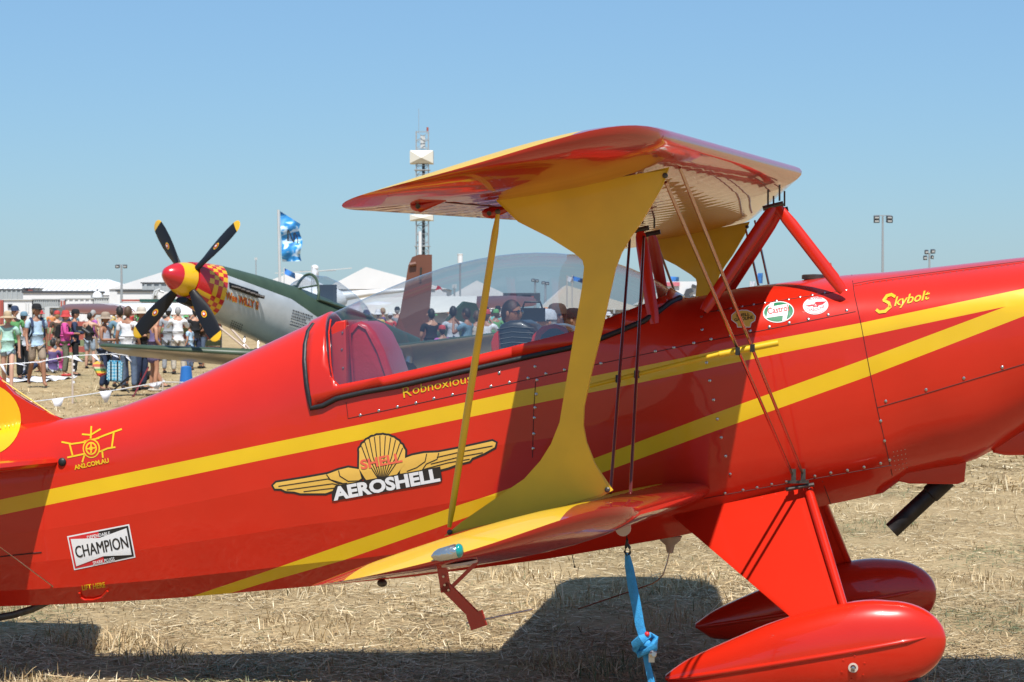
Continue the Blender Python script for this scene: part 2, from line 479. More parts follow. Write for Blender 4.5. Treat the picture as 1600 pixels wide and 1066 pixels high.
S1T = [U2(*p) for p in ((-260, 832), (0, 781), (90, 762), (400, 697), (600, 656), (800, 613), (1000, 573), (1200, 532), (1344, 505), (1600, 451), (1720, 426))]
S1B = [U2(*p) for p in ((-260, 856), (0, 805), (90, 786), (400, 721), (600, 680), (800, 638), (1000, 598), (1200, 556), (1344, 527), (1572, 479))]
S2T = [U2(*p) for p in ((1572, 479), (1353, 561), (1209, 613), (1100, 652), (935, 714), (760, 776), (719, 789), (531, 853), (400, 899), (320, 926), (250, 950))]
S2B = [U2(*p) for p in ((1720, 440), (1600, 494), (1357, 588), (1212, 640), (1100, 680), (935, 741), (760, 798), (531, 878), (400, 916), (330, 938), (250, 962))]
UV_ = S1B[-1][0]
SEAL = [U2(px, py, v) for px, py, v in ((487, 638, .30), (526, 621, .31), (621, 602, .34), (736, 576, .36), (890, 542, .36), (940, 528, .355), (1005, 502, .30), (1039, 479, .20), (1064, 466, .06))]
GLS = [U2(px, py, v) for px, py, v in ((518, 588, .30), (529, 602, .31), (607, 587, .33), (726, 560, .35), (895, 519, .34), (942, 502, .32), (1008, 478, .2), (1044, 464, .08))]
def zl(u, pts, out=None):
    pts = sorted(pts)
    if u < pts[0][0] or u > pts[-1][0]: return out
    return interp(u, pts)
for ln in (S1T, S1B, S2T, S2B, SEAL, GLS): cut_line(bm, ln)
bmesh.ops.remove_doubles(bm, verts=bm.verts, dist=2e-5)
# rear frame edge (canopy back seal) leans slightly
def lean(px0, py0, v0_, px1, py1):
    a_ = L(px0, py0, v0_); c_ = L(px1, py1, 0); return (a_.x, a_.z), (c_.x, c_.z)
RA, RB = lean(479, 575, .3, 493, 506); GA, GB = lean(517, 585, .3, 520, 493)
u_rear, u_glass = RA[0], GA[0]
def lean_u(z, q0, q1): return q0[0] + (q1[0] - q0[0]) * (z - q0[1]) / (q1[1] - q0[1])
for q0_, q1_ in ((RA, RB), (GA, GB)):
    n_ = Vector((q1_[1] - q0_[1], 0, -(q1_[0] - q0_[0]))).normalized()
    bmesh.ops.bisect_plane(bm, geom=list(bm.faces) + list(bm.edges) + list(bm.verts), plane_co=(q0_[0], 0, q0_[1]), plane_no=n_, dist=1e-5)
bodyf, framef, glassf = [], [], []
for f in bm.faces:
    c = f.calc_center_median(); u, z = c.x, c.z
    zs = zl(u, SEAL + [(u_rear - .6, SEAL[0][1])]); zg = zl(u, GLS + [(u_rear - .6, GLS[0][1])])
    if zs is not None and u > lean_u(z, RA, RB) and z > zs:
        if zg is not None and u > lean_u(z, GA, GB) and z > zg: glassf.append(f)
        else: framef.append(f)
    else:
        bodyf.append(f)
        t1, b1 = zl(u, S1T), zl(u, S1B); t2, b2 = zl(u, S2T), zl(u, S2B)
        y = False
        if t1 is not None and z < t1:
            if u <= UV_ and b1 is not None and z > b1: y = True
            if u > UV_ and b2 is not None and z > b2: y = True
        if b2 is not None and u <= UV_ and z > b2 and (t2 is not None and z < t2): y = True
        if t2 is None and b2 is not None and z > b2 and u < S2T[-1][0]: y = y
        f.material_index = 1 if (y and abs(c.y) > .02) else 0
def extract(bm, faces):
    keep = set(f.index for f in faces)
    b2 = bm.copy()
    b2.faces.ensure_lookup_table()
    bmesh.ops.delete(b2, geom=[f for f in b2.faces if f.index not in keep], context='FACES')
    return b2
bm.faces.index_update()
b_body = extract(bm, bodyf); b_frame = extract(bm, framef); b_glass = extract(bm, glassf)
for f in b_frame.faces: f.material_index = 0
# raise the canopy frame a little proud, give it thickness
bmesh.ops.recalc_face_normals(bm, faces=bm.faces)
FUS = BVHTree.FromBMesh(bm)
bm.free()
# sharp stringer lines aft: edges between lower facets
me_ang = 40
bmesh.ops.recalc_face_normals(b_body, faces=b_body.faces)
u_front = U2(900, 700)[0]
for f in b_body.faces: f.smooth = True
for e in b_body.edges:
    if len(e.link_faces) == 2:
        a = e.calc_face_angle(0)
        c = (e.verts[0].co + e.verts[1].co) / 2
        d = (e.verts[0].co - e.verts[1].co).normalized()
        zsill = smoothi(c.x, SZ) - .05
        if a > R(38) or (a > R(2.6) and c.x < u_front and c.z < zsill and abs(d.x) > .9): e.smooth = False
mm = bpy.data.meshes.new('fuselage'); b_body.to_mesh(mm); b_body.free()
link('fuselage', mm, [M['red'], M['yellow']], plane)
fr = build('canopy_frame', b_frame, [M['red']], plane)
so = fr.modifiers.new('thick', 'SOLIDIFY'); so.thickness = .018; so.offset = .2
gl = build('canopy_glass', b_glass, [M['glass']], plane)

# rubber seal round the canopy frame, following the surface
def on_fus(px, py, off=.002, bvh=None, fallback=None):
    d = DL(px, py).normalized()
    h_ = (bvh or FUS).ray_cast(CL, d)
    if h_[0] is None: return None, None
    n = h_[1]
    if n.dot(d) > 0: n = -n
    return h_[0] + n * off, n
def px_path(pts, step=8):
    out = []
    for (a, b), (c, d) in zip(pts, pts[1:]):
        n = max(1, int(math.hypot(c - a, d - b) / step))
        for i in range(n): out.append((a + (c - a) * i / n, b + (d - b) * i / n))
    out.append(pts[-1]); return out
def surf_tube(name, pts, rad, m, parent=plane, off=.004, n=8, step=10, flat=1.):
    P = [on_fus(x, y, off)[0] for x, y in px_path(pts, step)]
    P = [p for p in P if p is not None]
    b = NB(); tube(b, P, rad, n, flat); return build(name, b, m, parent)
surf_tube('canopy_seal', [(491, 509), (483, 520), (478, 540), (477, 565), (480, 600), (487, 638), (505, 634), (526, 623), (570, 613), (621, 604), (736, 578), (820, 559), (890, 544), (940, 529), (1005, 503), (1030, 487), (1045, 475), (1062, 467)], .0125, M['black'], off=.006, n=10)
# bright worn edge of the frame round the glass
surf_tube('frame_edge', [(517, 500), (514, 520), (517, 570), (521, 594), (530, 603), (560, 598), (607, 588), (726, 561), (895, 520), (942, 503), (1008, 479)], .004, M['red'], off=.002)

# ---- decals projected on the skin
def decal2d(name, polys, m, parent=plane, off=.002, maxe=8, bvh=None, tf=None, tris=None):
    b = NB()
    if tris is not None:
        vs_, fs_ = tris
        vv = [b.verts.new((x, y, 0)) for x, y in vs_]
        for f in fs_:
            try: b.faces.new([vv[i] for i in f])
            except ValueError: pass
    else:
        for pl in polys:
            vv = [b.verts.new((x, y, 0)) for x, y in pl]
            b.faces.new(vv)
    bmesh.ops.triangulate(b, faces=b.faces)
    for _ in range(6):
        es = [e for e in b.edges if e.calc_length() > maxe]
        if not es: break
        bmesh.ops.subdivide_edges(b, edges=es, cuts=1)
        bmesh.ops.triangulate(b, faces=b.faces)
    dead = []
    for v in b.verts:
        if tf: p = tf(v.co.x, v.co.y, off)
        else: p = on_fus(v.co.x, v.co.y, off, bvh)[0]
        if p is None: dead.append(v)
        else: v.co = p
    if dead: bmesh.ops.delete(b, geom=dead, context='VERTS')
    me = bpy.data.meshes.new(name)
    for f in b.faces: f.smooth = True
    # face the camera
    for f in b.faces:
        f.normal_update()
        if f.normal.y > 0 and tf is None: f.normal_flip()
    b.to_mesh(me); b.free()
    return link(name, me, m, parent)
def text_tris(s, size=1, shear=0, bold=0, spacing=1.0, align='LEFT'):
    cu = bpy.data.curves.new('txt', 'FONT'); cu.body = s; cu.size = size; cu.shear = shear; cu.offset = bold; cu.space_character = spacing
    cu.align_x = align; cu.resolution_u = 3
    o = bpy.data.objects.new('txt', cu); COL.objects.link(o)
    dg = bpy.context.evaluated_depsgraph_get()
    me = bpy.data.meshes.new_from_object(o.evaluated_get(dg))
    vs_ = [(v.co.x, v.co.y) for v in me.vertices]; fs_ = [tuple(p.vertices) for p in me.polygons]
    bpy.data.objects.remove(o); bpy.data.curves.remove(cu); bpy.data.meshes.remove(me)
    return vs_, fs_
def text_decal(name, s, p0, p1, hgt, m, shear=0, bold=0, off=.003, tf=None, bvh=None, parent=plane, skew=0., curve=0., spacing=1.0, upv=None):
    """fit the text between baseline px points p0 and p1 with cap height hgt px"""
    vs_, fs_ = text_tris(s, 1, shear, bold, spacing)
    x0 = min(v[0] for v in vs_); x1 = max(v[0] for v in vs_); cap = .72
    dx, dy = p1[0] - p0[0], p1[1] - p0[1]
    ln = math.hypot(dx, dy)
    ux, uy = dy / ln, -dx / ln
    if upv: ux, uy = upv
    out = []
    for x, y in vs_:
        t = (x - x0) / (x1 - x0); h_ = y / cap * hgt
        c_ = curve * (1 - (2 * t - 1) ** 2)
        out.append((p0[0] + dx * t + ux * (h_ + c_), p0[1] + dy * t + uy * (h_ + c_)))
    return decal2d(name, None, m, parent, off, 7, bvh, tf, (out, fs_))
def strokes(lines, wd):
    pol = []
    for ln in lines:
        for (a, b), (c, d) in zip(ln, ln[1:]):
            L_ = math.hypot(c - a, d - b) or 1
            nx, ny = -(d - b) / L_ * wd / 2, (c - a) / L_ * wd / 2
            ex, ey = (c - a) / L_ * wd * .25, (d - b) / L_ * wd * .25
            pol.append([(a + nx - ex, b + ny - ey), (c + nx + ex, d + ny + ey), (c - nx + ex, d - ny + ey), (a - nx - ex, b - ny - ey)])
    return pol

# tilted frame helper for stickers: local sticker coords -> px
def affine(o, ex, ey):
    return lambda pts: [(o[0] + ex[0] * x + ey[0] * y, o[1] + ex[1] * x + ey[1] * y) for x, y in pts]
def ell(cx, cy, rx, ry, n=28, a0=0, a1=360):
    return [(cx + rx * math.cos(R(a0 + (a1 - a0) * i / (n - (0 if a1 - a0 == 360 else 1)))), cy + ry * math.sin(R(a0 + (a1 - a0) * i / (n - (0 if a1 - a0 == 360 else 1))))) for i in range(n)]

# CHAMPION plate
A = [(105, 838), (202, 819), (212, 871), (116, 891)]
def quad_map(q):
    def f(pts):
        out = []
        for x, y in pts:
            a = (q[0][0] + (q[1][0] - q[0][0]) * x, q[0][1] + (q[1][1] - q[0][1]) * x)
            b = (q[3][0] + (q[2][0] - q[3][0]) * x, q[3][1] + (q[2][1] - q[3][1]) * x)
            out.append((a[0] + (b[0] - a[0]) * y, a[1] + (b[1] - a[1]) * y))
        return out
    return f
qm = quad_map(A)
decal2d('spark_plug_sticker', [qm([(0, 0), (1, 0), (1, 1), (0, 1)])], M['sticker_white'], off=.0015)
decal2d('sticker_field', [qm([(.02, .04), (.5, .04), (.5, .96), (.02, .96)])], M['sticker_red'], off=.0022)
decal2d('sticker_field', [qm([(.5, .04), (.98, .04), (.98, .96), (.5, .96)])], M['sticker_black'], off=.0022)
decal2d('sticker_bow_tie', [qm([(.05, .10), (.5, .23), (.95, .10), (.95, .90), (.5, .77), (.05, .90)])], M['sticker_white'], off=.004)
def qtext(name, s, x0, x1, y0, hgt, m, bold, off, shear=0, qm=qm, q=A, **k):
    p0 = qm([(x0, y0)])[0]; p1 = qm([(x1, y0)])[0]
    up = (q[0][0] - q[3][0], q[0][1] - q[3][1]); l_ = math.hypot(*up)
    return text_decal(name, s, p0, p1, hgt, m, shear, bold, off, upv=(up[0] / l_, up[1] / l_), **k)
for dx_ in (-.004, .004): qtext('lettering', 'CHAMPION', .085 + dx_, .93 + dx_, .665, 19, M['sticker_black'], .0, .0055 + dx_ * .05)
qtext('lettering', 'DEPENDABLE', .31, .68, .195, 5.2, M['sticker_white'], .02, .004)
qtext('lettering', 'SPARK PLUGS', .32, .67, .955, 5.2, M['sticker_white'], .02, .004)
# LIFT HERE
text_decal('lettering', 'LIFT HERE', (129, 922), (165, 917), 8, M['yellow'], bold=.02)
surf_tube('lift_handle', [(125, 925), (126, 932), (133, 936), (147, 936), (160, 932), (169, 922)], .006, M['red'], off=.008, step=4)
# AN2 emblem
yl = M['yellow']
ln = [[(97, 691), (112, 694), (140, 690), (165, 680), (190, 671)], [(109, 694), (114, 713)], [(178, 677), (175, 699)], [(106, 715), (120, 712), (134, 709)], [(156, 706), (168, 701), (180, 699)],
      [(143, 667), (142, 685)], [(129, 679), (142, 680), (157, 671)], [(132, 712), (129, 722)], [(160, 705), (161, 715)], [(132, 690), (155, 685)]]
decal2d('aircraft_emblem', strokes(ln, 2.6), yl, off=.002)
decal2d('aircraft_emblem', [ell(143, 701, 13.5, 15, 24)], yl, off=.002)
decal2d('aircraft_emblem', [ell(143, 701, 11.5, 13, 24)], M['red'], off=.0028)
decal2d('aircraft_emblem', [ell(143, 701, 9, 10, 20)], yl, off=.0034)
decal2d('aircraft_emblem', [ell(143, 701, 6.5, 7.5, 18)], M['red'], off=.004)
decal2d('aircraft_emblem', strokes([[(143, 694), (143, 708)], [(136, 702), (150, 700)]], 2.2) + [ell(143, 701, 3, 3.4, 12)], yl, off=.0048)
text_decal('lettering', 'AN2.COM.AU', (117, 734), (171, 722.5), 7, yl, bold=.035)

# Robnoxious / Skybolt
text_decal('lettering', 'R', (631, 622), (644, 618), 17, yl, shear=.15, bold=-.004)
text_decal('lettering', 'obnoxious', (646, 616), (738, 597), 14.5, yl, shear=.12, bold=.0)
SK = [[(1398, 464), (1393, 461), (1386, 463), (1381, 470), (1389, 474), (1391, 480), (1383, 487), (1374, 488), (1370, 485)]]
decal2d('lettering', strokes(SK, 4.6), yl, off=.0032)
text_decal('lettering', 'kybolt', (1397, 479), (1455, 467), 14, yl, shear=.42, bold=.018)

# SHELL AEROSHELL
q0 = (400, 560); sc = .375
def c5(pts, g=0): return [(q0[0] + x * sc, q0[1] + y * sc) for x, y in pts]
lw = [(72, 530), (85, 518), (200, 500), (300, 482), (345, 465), (385, 455), (430, 462), (440, 500), (375, 545), (330, 548), (290, 562), (185, 562), (160, 555), (125, 553), (105, 543), (80, 543)]
rw = [(610, 420), (650, 405), (700, 395), (760, 392), (850, 375), (985, 345), (1000, 352), (995, 370), (950, 395), (900, 415), (890, 428), (840, 440), (800, 455), (740, 470), (640, 480), (600, 480)]
def grow(pts, g):
    cx = sum(p[0] for p in pts) / len(pts); cy = sum(p[1] for p in pts) / len(pts)
    n = len(pts); out = []
    ar = sum(pts[i][0] * pts[(i + 1) % n][1] - pts[(i + 1) % n][0] * pts[i][1] for i in range(n))
    s = 1 if ar > 0 else -1
    for i in range(n):
        a = pts[i - 1]; b = pts[i]; c = pts[(i + 1) % n]
        d1 = Vector((b[0] - a[0], b[1] - a[1])).normalized(); d2 = Vector((c[0] - b[0], c[1] - b[1])).normalized()
        nn = Vector((d1.y + d2.y, -(d1.x + d2.x)))
        if nn.length < .1: nn = Vector((d1.y, -d1.x))
        nn.normalize()
        out.append((b[0] + nn.x * g * s, b[1] + nn.y * g * s))
    return out
shell = []
cx, cy = 525, 415
for i in range(13):
    a = R(200 + i * (140 / 12) )
for k in range(11):                      # scalloped edge
    a0 = 197 + k * (150 / 11)
    for j in range(4):
        a = R(a0 + j * (150 / 11) / 4); bulge = 1 + .05 * math.sin(math.pi * j / 4)
        shell.append((cx + 98 * bulge * math.cos(a), cy + 92 * bulge * math.sin(a)))
shell += [(620, 440), (590, 480), (565, 520), (480, 530), (455, 500), (430, 460)]
ban = [(322, 560), (335, 535), (765, 455), (772, 505), (760, 512), (322, 590)]
for nm, pl in (('wing_outline', lw), ('wing_outline', rw), ('shell_outline', shell)):
    decal2d(nm, [c5(grow(pl, 9))], M['sticker_black'], off=.0015)
decal2d('banner', [c5(grow(ban, 6))], M['sticker_black'], off=.0046)
for nm, pl in (('winged_emblem', lw), ('winged_emblem', rw)): decal2d(nm, [c5(pl)], M['gold'], off=.0024)
decal2d('shell_emblem', [c5(shell)], M['gold'], off=.003)
rb = []
for k in range(1, 11):
    a = R(197 + k * (150 / 11)); rb.append([(525, 525), (cx + 70 * math.cos(a) , cy + 45 + 60 * math.sin(a)), (cx + 97 * math.cos(a), cy + 91 * math.sin(a))])
decal2d('shell_rib', [c5(p) for p in strokes(rb, 4)], M['sticker_black'], off=.0038)
fe = [[(95, 533), (300, 502), (360, 520)], [(130, 548), (320, 522), (375, 535)], [(200, 555), (330, 540)], [(295, 485), (310, 505), (345, 522), (380, 520)], [(345, 468), (350, 490), (385, 512), (430, 510)],
      [(985, 365), (860, 388), (755, 412)], [(945, 393), (850, 410), (730, 440)], [(890, 420), (800, 435), (700, 462)], [(762, 395), (755, 420), (710, 440), (690, 470)], [(712, 398), (705, 430), (670, 455), (630, 470)]]
decal2d('feather_line', [c5(p) for p in strokes(fe, 4)], M['sticker_black'], off=.0034)['kind'] = 'stuff'
text_decal('lettering', 'SHELL', c5([(440, 462)])[0], c5([(612, 430)])[0], 14.5, M['coral'], bold=.03, off=.005)
text_decal('lettering', 'AEROSHELL', c5([(325, 590)])[0], c5([(770, 508)])[0], 19.5, M['sticker_white'], bold=.045, off=.0058)

# small round stickers near the nose
sg = [(1144, 500), (1144, 493), (1150, 488), (1158, 486), (1167, 486), (1175, 489), (1180, 495), (1179, 501), (1173, 505), (1172, 511), (1153, 511), (1152, 506)]
decal2d('shell_sticker', [grow(sg, 1.3)], M['sticker_white'], off=.0018)
decal2d('shell_sticker', [sg], M['gold'], off=.0026)
text_decal('lettering', 'SHELL', (1151, 496.5), (1172, 493.5), 4.6, M['sticker_black'], bold=.02, off=.0036)
text_decal('lettering', 'GASOLINE', (1148, 503), (1177, 498.5), 4.8, M['sticker_black'], bold=.02, off=.0036)
def tilt_ell(cx, cy, rx, ry, tilt, n=32):
    return [(cx + rx * math.cos(t) * math.cos(tilt) - ry * math.sin(t) * math.sin(tilt), cy + rx * math.cos(t) * math.sin(tilt) + ry * math.sin(t) * math.cos(tilt)) for t in (2 * math.pi * i / n for i in range(n))]
decal2d('oval_sticker', [tilt_ell(1216.5, 488, 24.3, 16.4, -.12)], M['sticker_white'], off=.0018)
decal2d('oval_field', [tilt_ell(1216.5, 488, 22.8, 15, -.12)], M['sticker_green'], off=.0026)
decal2d('oval_bar', [[(1200.5, 480.8), (1233, 475), (1230.5, 492.5), (1197.5, 497.5)]], M['sticker_white'], off=.0033)
decal2d('oval_bar', [[(1201.2, 481), (1203.5, 474.2), (1210, 472.8), (1208.5, 479.6)]], M['sticker_white'], off=.0033)
decal2d('oval_bar', [[(1223.5, 493.4), (1230.8, 492), (1228.5, 500.6), (1222.5, 502.4)]], M['sticker_white'], off=.0033)
text_decal('lettering', 'Castrol', (1200.5, 492), (1233, 486), 9.8, M['sticker_red'], bold=.012, off=.0042)
decal2d('round_sticker', [tilt_ell(1274.5, 478, 19.8, 13.6, -.1)], M['sticker_white'], off=.0018)
decal2d('round_ring', [tilt_ell(1274.5, 478, 18.4, 12.4, -.1)], M['sticker_red'], off=.0024)
decal2d('round_field', [tilt_ell(1274.5, 478, 17.9, 11.9, -.1)], M['sticker_white'], off=.003)
decal2d('red_winged_letter', [[(1258.5, 478.5), (1268, 476.5), (1272, 476.5), (1274.5, 472.5), (1277, 476), (1281, 475), (1291, 472), (1286, 476.5), (1279, 478.5), (1278.5, 481), (1275, 480), (1271, 481.5), (1270.5, 479), (1264, 480)]], M['sticker_red'], off=.0038)
text_decal('lettering', 'FLYING', (1264, 471), (1284, 468.5), 3.6, M['sticker_red'], off=.0038, bold=.01, curve=1.2)
text_decal('lettering', 'A', (1273, 479.5), (1276.3, 479.1), 3.6, M['sticker_white'], off=.0046)
text_decal('lettering', 'GASOLINE', (1262, 485.5), (1289, 480.5), 4.2, M['sticker_red'], off=.0038, bold=.01, curve=-3)

# panel joints and screws
seams = [[(541, 629), (544, 654), (660, 629), (780, 603), (930, 570), (1100, 534), (1194, 516), (1337, 487)],
         [(1331, 430), (1335, 460), (1345, 505), (1361, 590), (1371, 640), (1385, 700), (1394, 743)],
         [(1332, 444), (1358, 439), (1480, 423), (1600, 408), (1700, 396)],
         [(1371, 637), (1450, 614), (1530, 590), (1600, 569), (1700, 536)],
         [(837, 596), (834, 640), (832, 715)], [(1285, 752), (1298, 787)], [(1100, 779), (1250, 752), (1393, 727)],
         [(1100, 489), (1213, 471), (1320, 454)], [(0, 870), (65, 863)]]
for s in seams:
    P = [on_fus(x, y, .0006)[0] for x, y in px_path(s, 8)]
    P = [p for p in P if p is not None]
    b = NB(); tube(b, P, .0016 if s[0][0] > 5 else .003, 5); build('panel_joint', b, M['seam'], plane)
sc_px = [(563,649),(592,642),(621,636),(650,630),(678,623),(707,617),(767,604),(780,583),(796,598),(825,591),(836,573),(839,594),(838,616),(836,637),(835,653),(834,678),(833,701),(853,584),(882,578),(939,568),(1024,549),(1053,543),(1084,536),(1111,530),(1097,515),(1096,495),(1104,567),(1109,595),(1115,625),(1121,655),(1127,684),(1134,713),(1141,741),(1133,771),(1161,766),(1183,762),(1206,757),(1229,753),(1273,744),(1298,739),(1324,735),(1350,730),(1376,724),(1390,719),(1382,689),(1376,658),(1384,627),(1447,609),(1506,591),(1566,574),(1105,487),(1123,485),(1141,482),(1159,479),(1177,476),(1195,473),(1213,470),(1232,468),(1250,464),(1269,461),(1288,458),(1322,453),(1142,524),(1172,517),(1202,511),(1233,505),(1263,499),(1294,492),(1323,485)]
b = NB(); lathe(b, (0, 0, 0), (0, 0, 1), [(0, .0068), (.0012, .0066), (.0026, .0045), (.003, .0)], 10)
scr = None
def copy_to(o, name, parent, mw):
    c = o.copy(); c.name = name; COL.objects.link(c); c.parent = parent; c.matrix_local = mw; return c
proto = build('screw', b, M['steel'], plane)
for i, (x, y) in enumerate(sc_px):
    p, n = on_fus(x, y, .0008)
    if p is None: continue
    mw = Matrix.Translation(p) @ n.to_track_quat('Z', 'Y').to_matrix().to_4x4()
    if i == 0: proto.matrix_local = mw
    else: copy_to(proto, 'screw', plane, mw)
b = NB()
for i in range(5):
    for j in range(4):
        p, n = on_fus(1396 + j * 6 + i * .8, 706 + i * 7 - j * 1.2, .001)
        if p is not None: lathe(b, p, n, [(0, .0022), (.001, .002)], 6)
for k in range(26):
    x = 1345 + k * 10
    p, n = on_fus(x, interp(x, [(1332, 444), (1358, 439), (1480, 423), (1600, 408), (1700, 396)]) + 4, .001)
    if p is not None: lathe(b, p, n, [(0, .0028), (.001, .0025)], 6)
build('small_rivets', b, M['steel'], plane)['kind'] = 'stuff'
# piano hinge worn silver flecks
surf_tube('cowl_hinge', [(1334, 447), (1362, 441), (1480, 425.5), (1600, 410)], .0022, M['red'], off=.001)

# cowl exhaust box, lower inlet, exhaust pipe
b = NB()
pts = [(1404, 738), (1404, 752), (1420, 756), (1495, 757), (1507, 753), (1512, 722)]
def prism(b, outline, v0, v1, mi=0, bev=0):
    A_ = [b.verts.new(L(x, y, v1)) for x, y in outline]
    # same side outline pushed across in v
    B_ = [b.verts.new(v.co + Vector((0, v1 - v0, 0))) for v in A_]
    f1 = b.faces.new(A_); f2 = b.faces.new(list(reversed(B_)))
    n = len(A_)
    for i in range(n): b.faces.new((A_[i], B_[i], B_[(i + 1) % n], A_[(i + 1) % n]))
    if bev:
        es = [e for e in b.edges if (f1 in e.link_faces or f2 in e.link_faces)]
        bmesh.ops.bevel(b, geom=es, offset=bev, segments=3, affect='EDGES', profile=.6)
prism(b, [(1403, 700), (1403, 752), (1420, 756), (1495, 757), (1507, 753), (1512, 700)], -.22, .22, bev=.008)
build('lower_cowl_fairing', b, M['red'], plane)
b = NB(); prism(b, [(1548, 690), (1552, 708), (1570, 712), (1720, 712), (1720, 640), (1620, 655)], -.2, .22, bev=.02)
build('air_inlet', b, M['red'], plane)
b = NB()
a0, a1 = L(1480, 748, .12), L(1393, 829, .14)
ax = (a1 - a0).normalized()
lathe(b, a0, ax, [(0, .043), (.1, .043), (.105, .037), ((a1 - a0).length, .037), ((a1 - a0).length, .033), ((a1 - a0).length - .12, .032)], 20)
build('exhaust_pipe', b, M['exhaust'], plane)
b = NB(); lathe(b, L(1272, 441, 0), (0, 0, 1), [(-.02, .045), (.012, .045), (.014, .055), (.030, .055), (.034, .048), (.036, .0)], 22)
build('fuel_cap', b, M['dark_steel'], plane)

# rounded engine cowl and propeller ahead of the last station
ul = full[-1]; R0 = rings[-1]; cen = sum(R0, Vector()) / len(R0)
b = NB(); loft(b, [[Vector((ul - .004 + dx, cen.y + (p.y - cen.y) * k_, cen.z + (p.z - cen.z) * k_)) for p in R0] for dx, k_ in ((0, 1.0), (.10, .985), (.20, .93), (.27, .84), (.30, .72), (.29, .60))])
build('nose_cowl', b, M['red'], plane)
hubc = Vector((ul + .27, cen.y, cen.z + .02)); pax = Vector((math.cos(R(11)), 0, math.sin(R(11))))
b = NB(); lathe(b, hubc, pax, [(0, .16), (.05, .165), (.15, .15), (.26, .10), (.33, .04), (.35, .0)], 24); build('spinner', b, M['yellow'], plane)
for sg_ in (1, -1):
    b = NB(); rr_ = Vector((-math.sin(R(11)), .12, math.cos(R(11)))).normalized() * sg_; cc_ = pax.cross(rr_).normalized()
    rings_ = []
    for r_, ch_, th_, tw_ in ((.12, .09, .06, 55), (.3, .14, .04, 40), (.6, .16, .025, 26), (.85, .13, .014, 20), (.94, .05, .008, 18)):
        c2 = cc_ * math.cos(R(tw_)) + pax * math.sin(R(tw_)); n2 = rr_.normalized().cross(c2)
        rings_.append([hubc + pax * .08 + rr_ * r_ + c2 * (ch_ / 2 * math.cos(2 * math.pi * j / 12)) + n2 * (th_ / 2 * math.sin(2 * math.pi * j / 12)) for j in range(12)])
    loft(b, rings_); build('propeller_blade', b, M['black'], plane)

# ---- cockpit interior
def profile_pad(name, outline, v0, v1, m, bev=.03):
    b = NB(); prism(b, outline, v0, v1, bev=bev); return build(name, b, m, plane, angle=50)
# centre-line copies: outline traced at the pad's near face
profile_pad('rear_seat_back', [(548, 612), (543, 520), (548, 507), (562, 502), (574, 507), (586, 520), (600, 550), (613, 585), (616, 615)], -.20, .20, M['vinyl_red'], .028)
b = NB()
tube(b, [L(x, y, .205) for x, y in ((552, 606), (549, 560), (550, 520), (560, 508), (572, 515), (590, 550), (604, 590))], .004, 6)
build('seat_piping', b, M['vinyl_red'], plane)
profile_pad('rear_bulkhead', [(519, 600), (517, 512), (524, 503), (540, 500), (544, 606)], -.235, .235, M['red'], .01)
b = NB()
for x, y in ((535, 520), (534, 546), (536, 575)): lathe(b, L(x, y, .237), (0, -1, 0), [(0, .005), (.003, .003)], 8)
build('bulkhead_rivets', b, M['steel'], plane)['kind'] = 'stuff'
b = NB()
prism(b, [(776, 552), (774, 520), (782, 507), (796, 501), (814, 500), (829, 508), (838, 522), (838, 545)], -.17, .17, bev=.035)
o = build('front_headrest', b, mat('black_leather', (.02, .02, .022), .4, coat=.2, bump=.004, bscale=12), plane, angle=60)
for k in range(5):
    b = NB(); y0 = 512 + k * 8
    tube(b, [L(777, y0 + 3, .170), L(800, y0 - 1, .170), L(834, y0 + 1, .170)], .003, 6)
    build('headrest_piping', b, M['black'], plane)
profile_pad('headrest_panel', [(768, 556), (767, 535), (772, 522), (778, 517), (781, 550)], -.2, .2, M['red'], .006)
profile_pad('instrument_hood', [(826, 546), (832, 524), (846, 510), (866, 506), (882, 511), (893, 523), (898, 530)], -.2, .2, M['red'], .012)
b = NB(); prism(b, [(840, 543), (846, 524), (858, 514), (870, 513), (880, 519), (888, 528)], .19, .204)
build('hood_window', b, M['dgrey'], plane)
# cockpit floor and sides so the interior is closed
b = NB()
uf0, uf1 = U2(500, 600)[0], U2(1050, 500)[0]
box(b, ((uf0 + uf1) / 2, 0, .98), (uf1 - uf0, .55, .02)); build('cockpit_floor', b, M['dgrey'], plane)

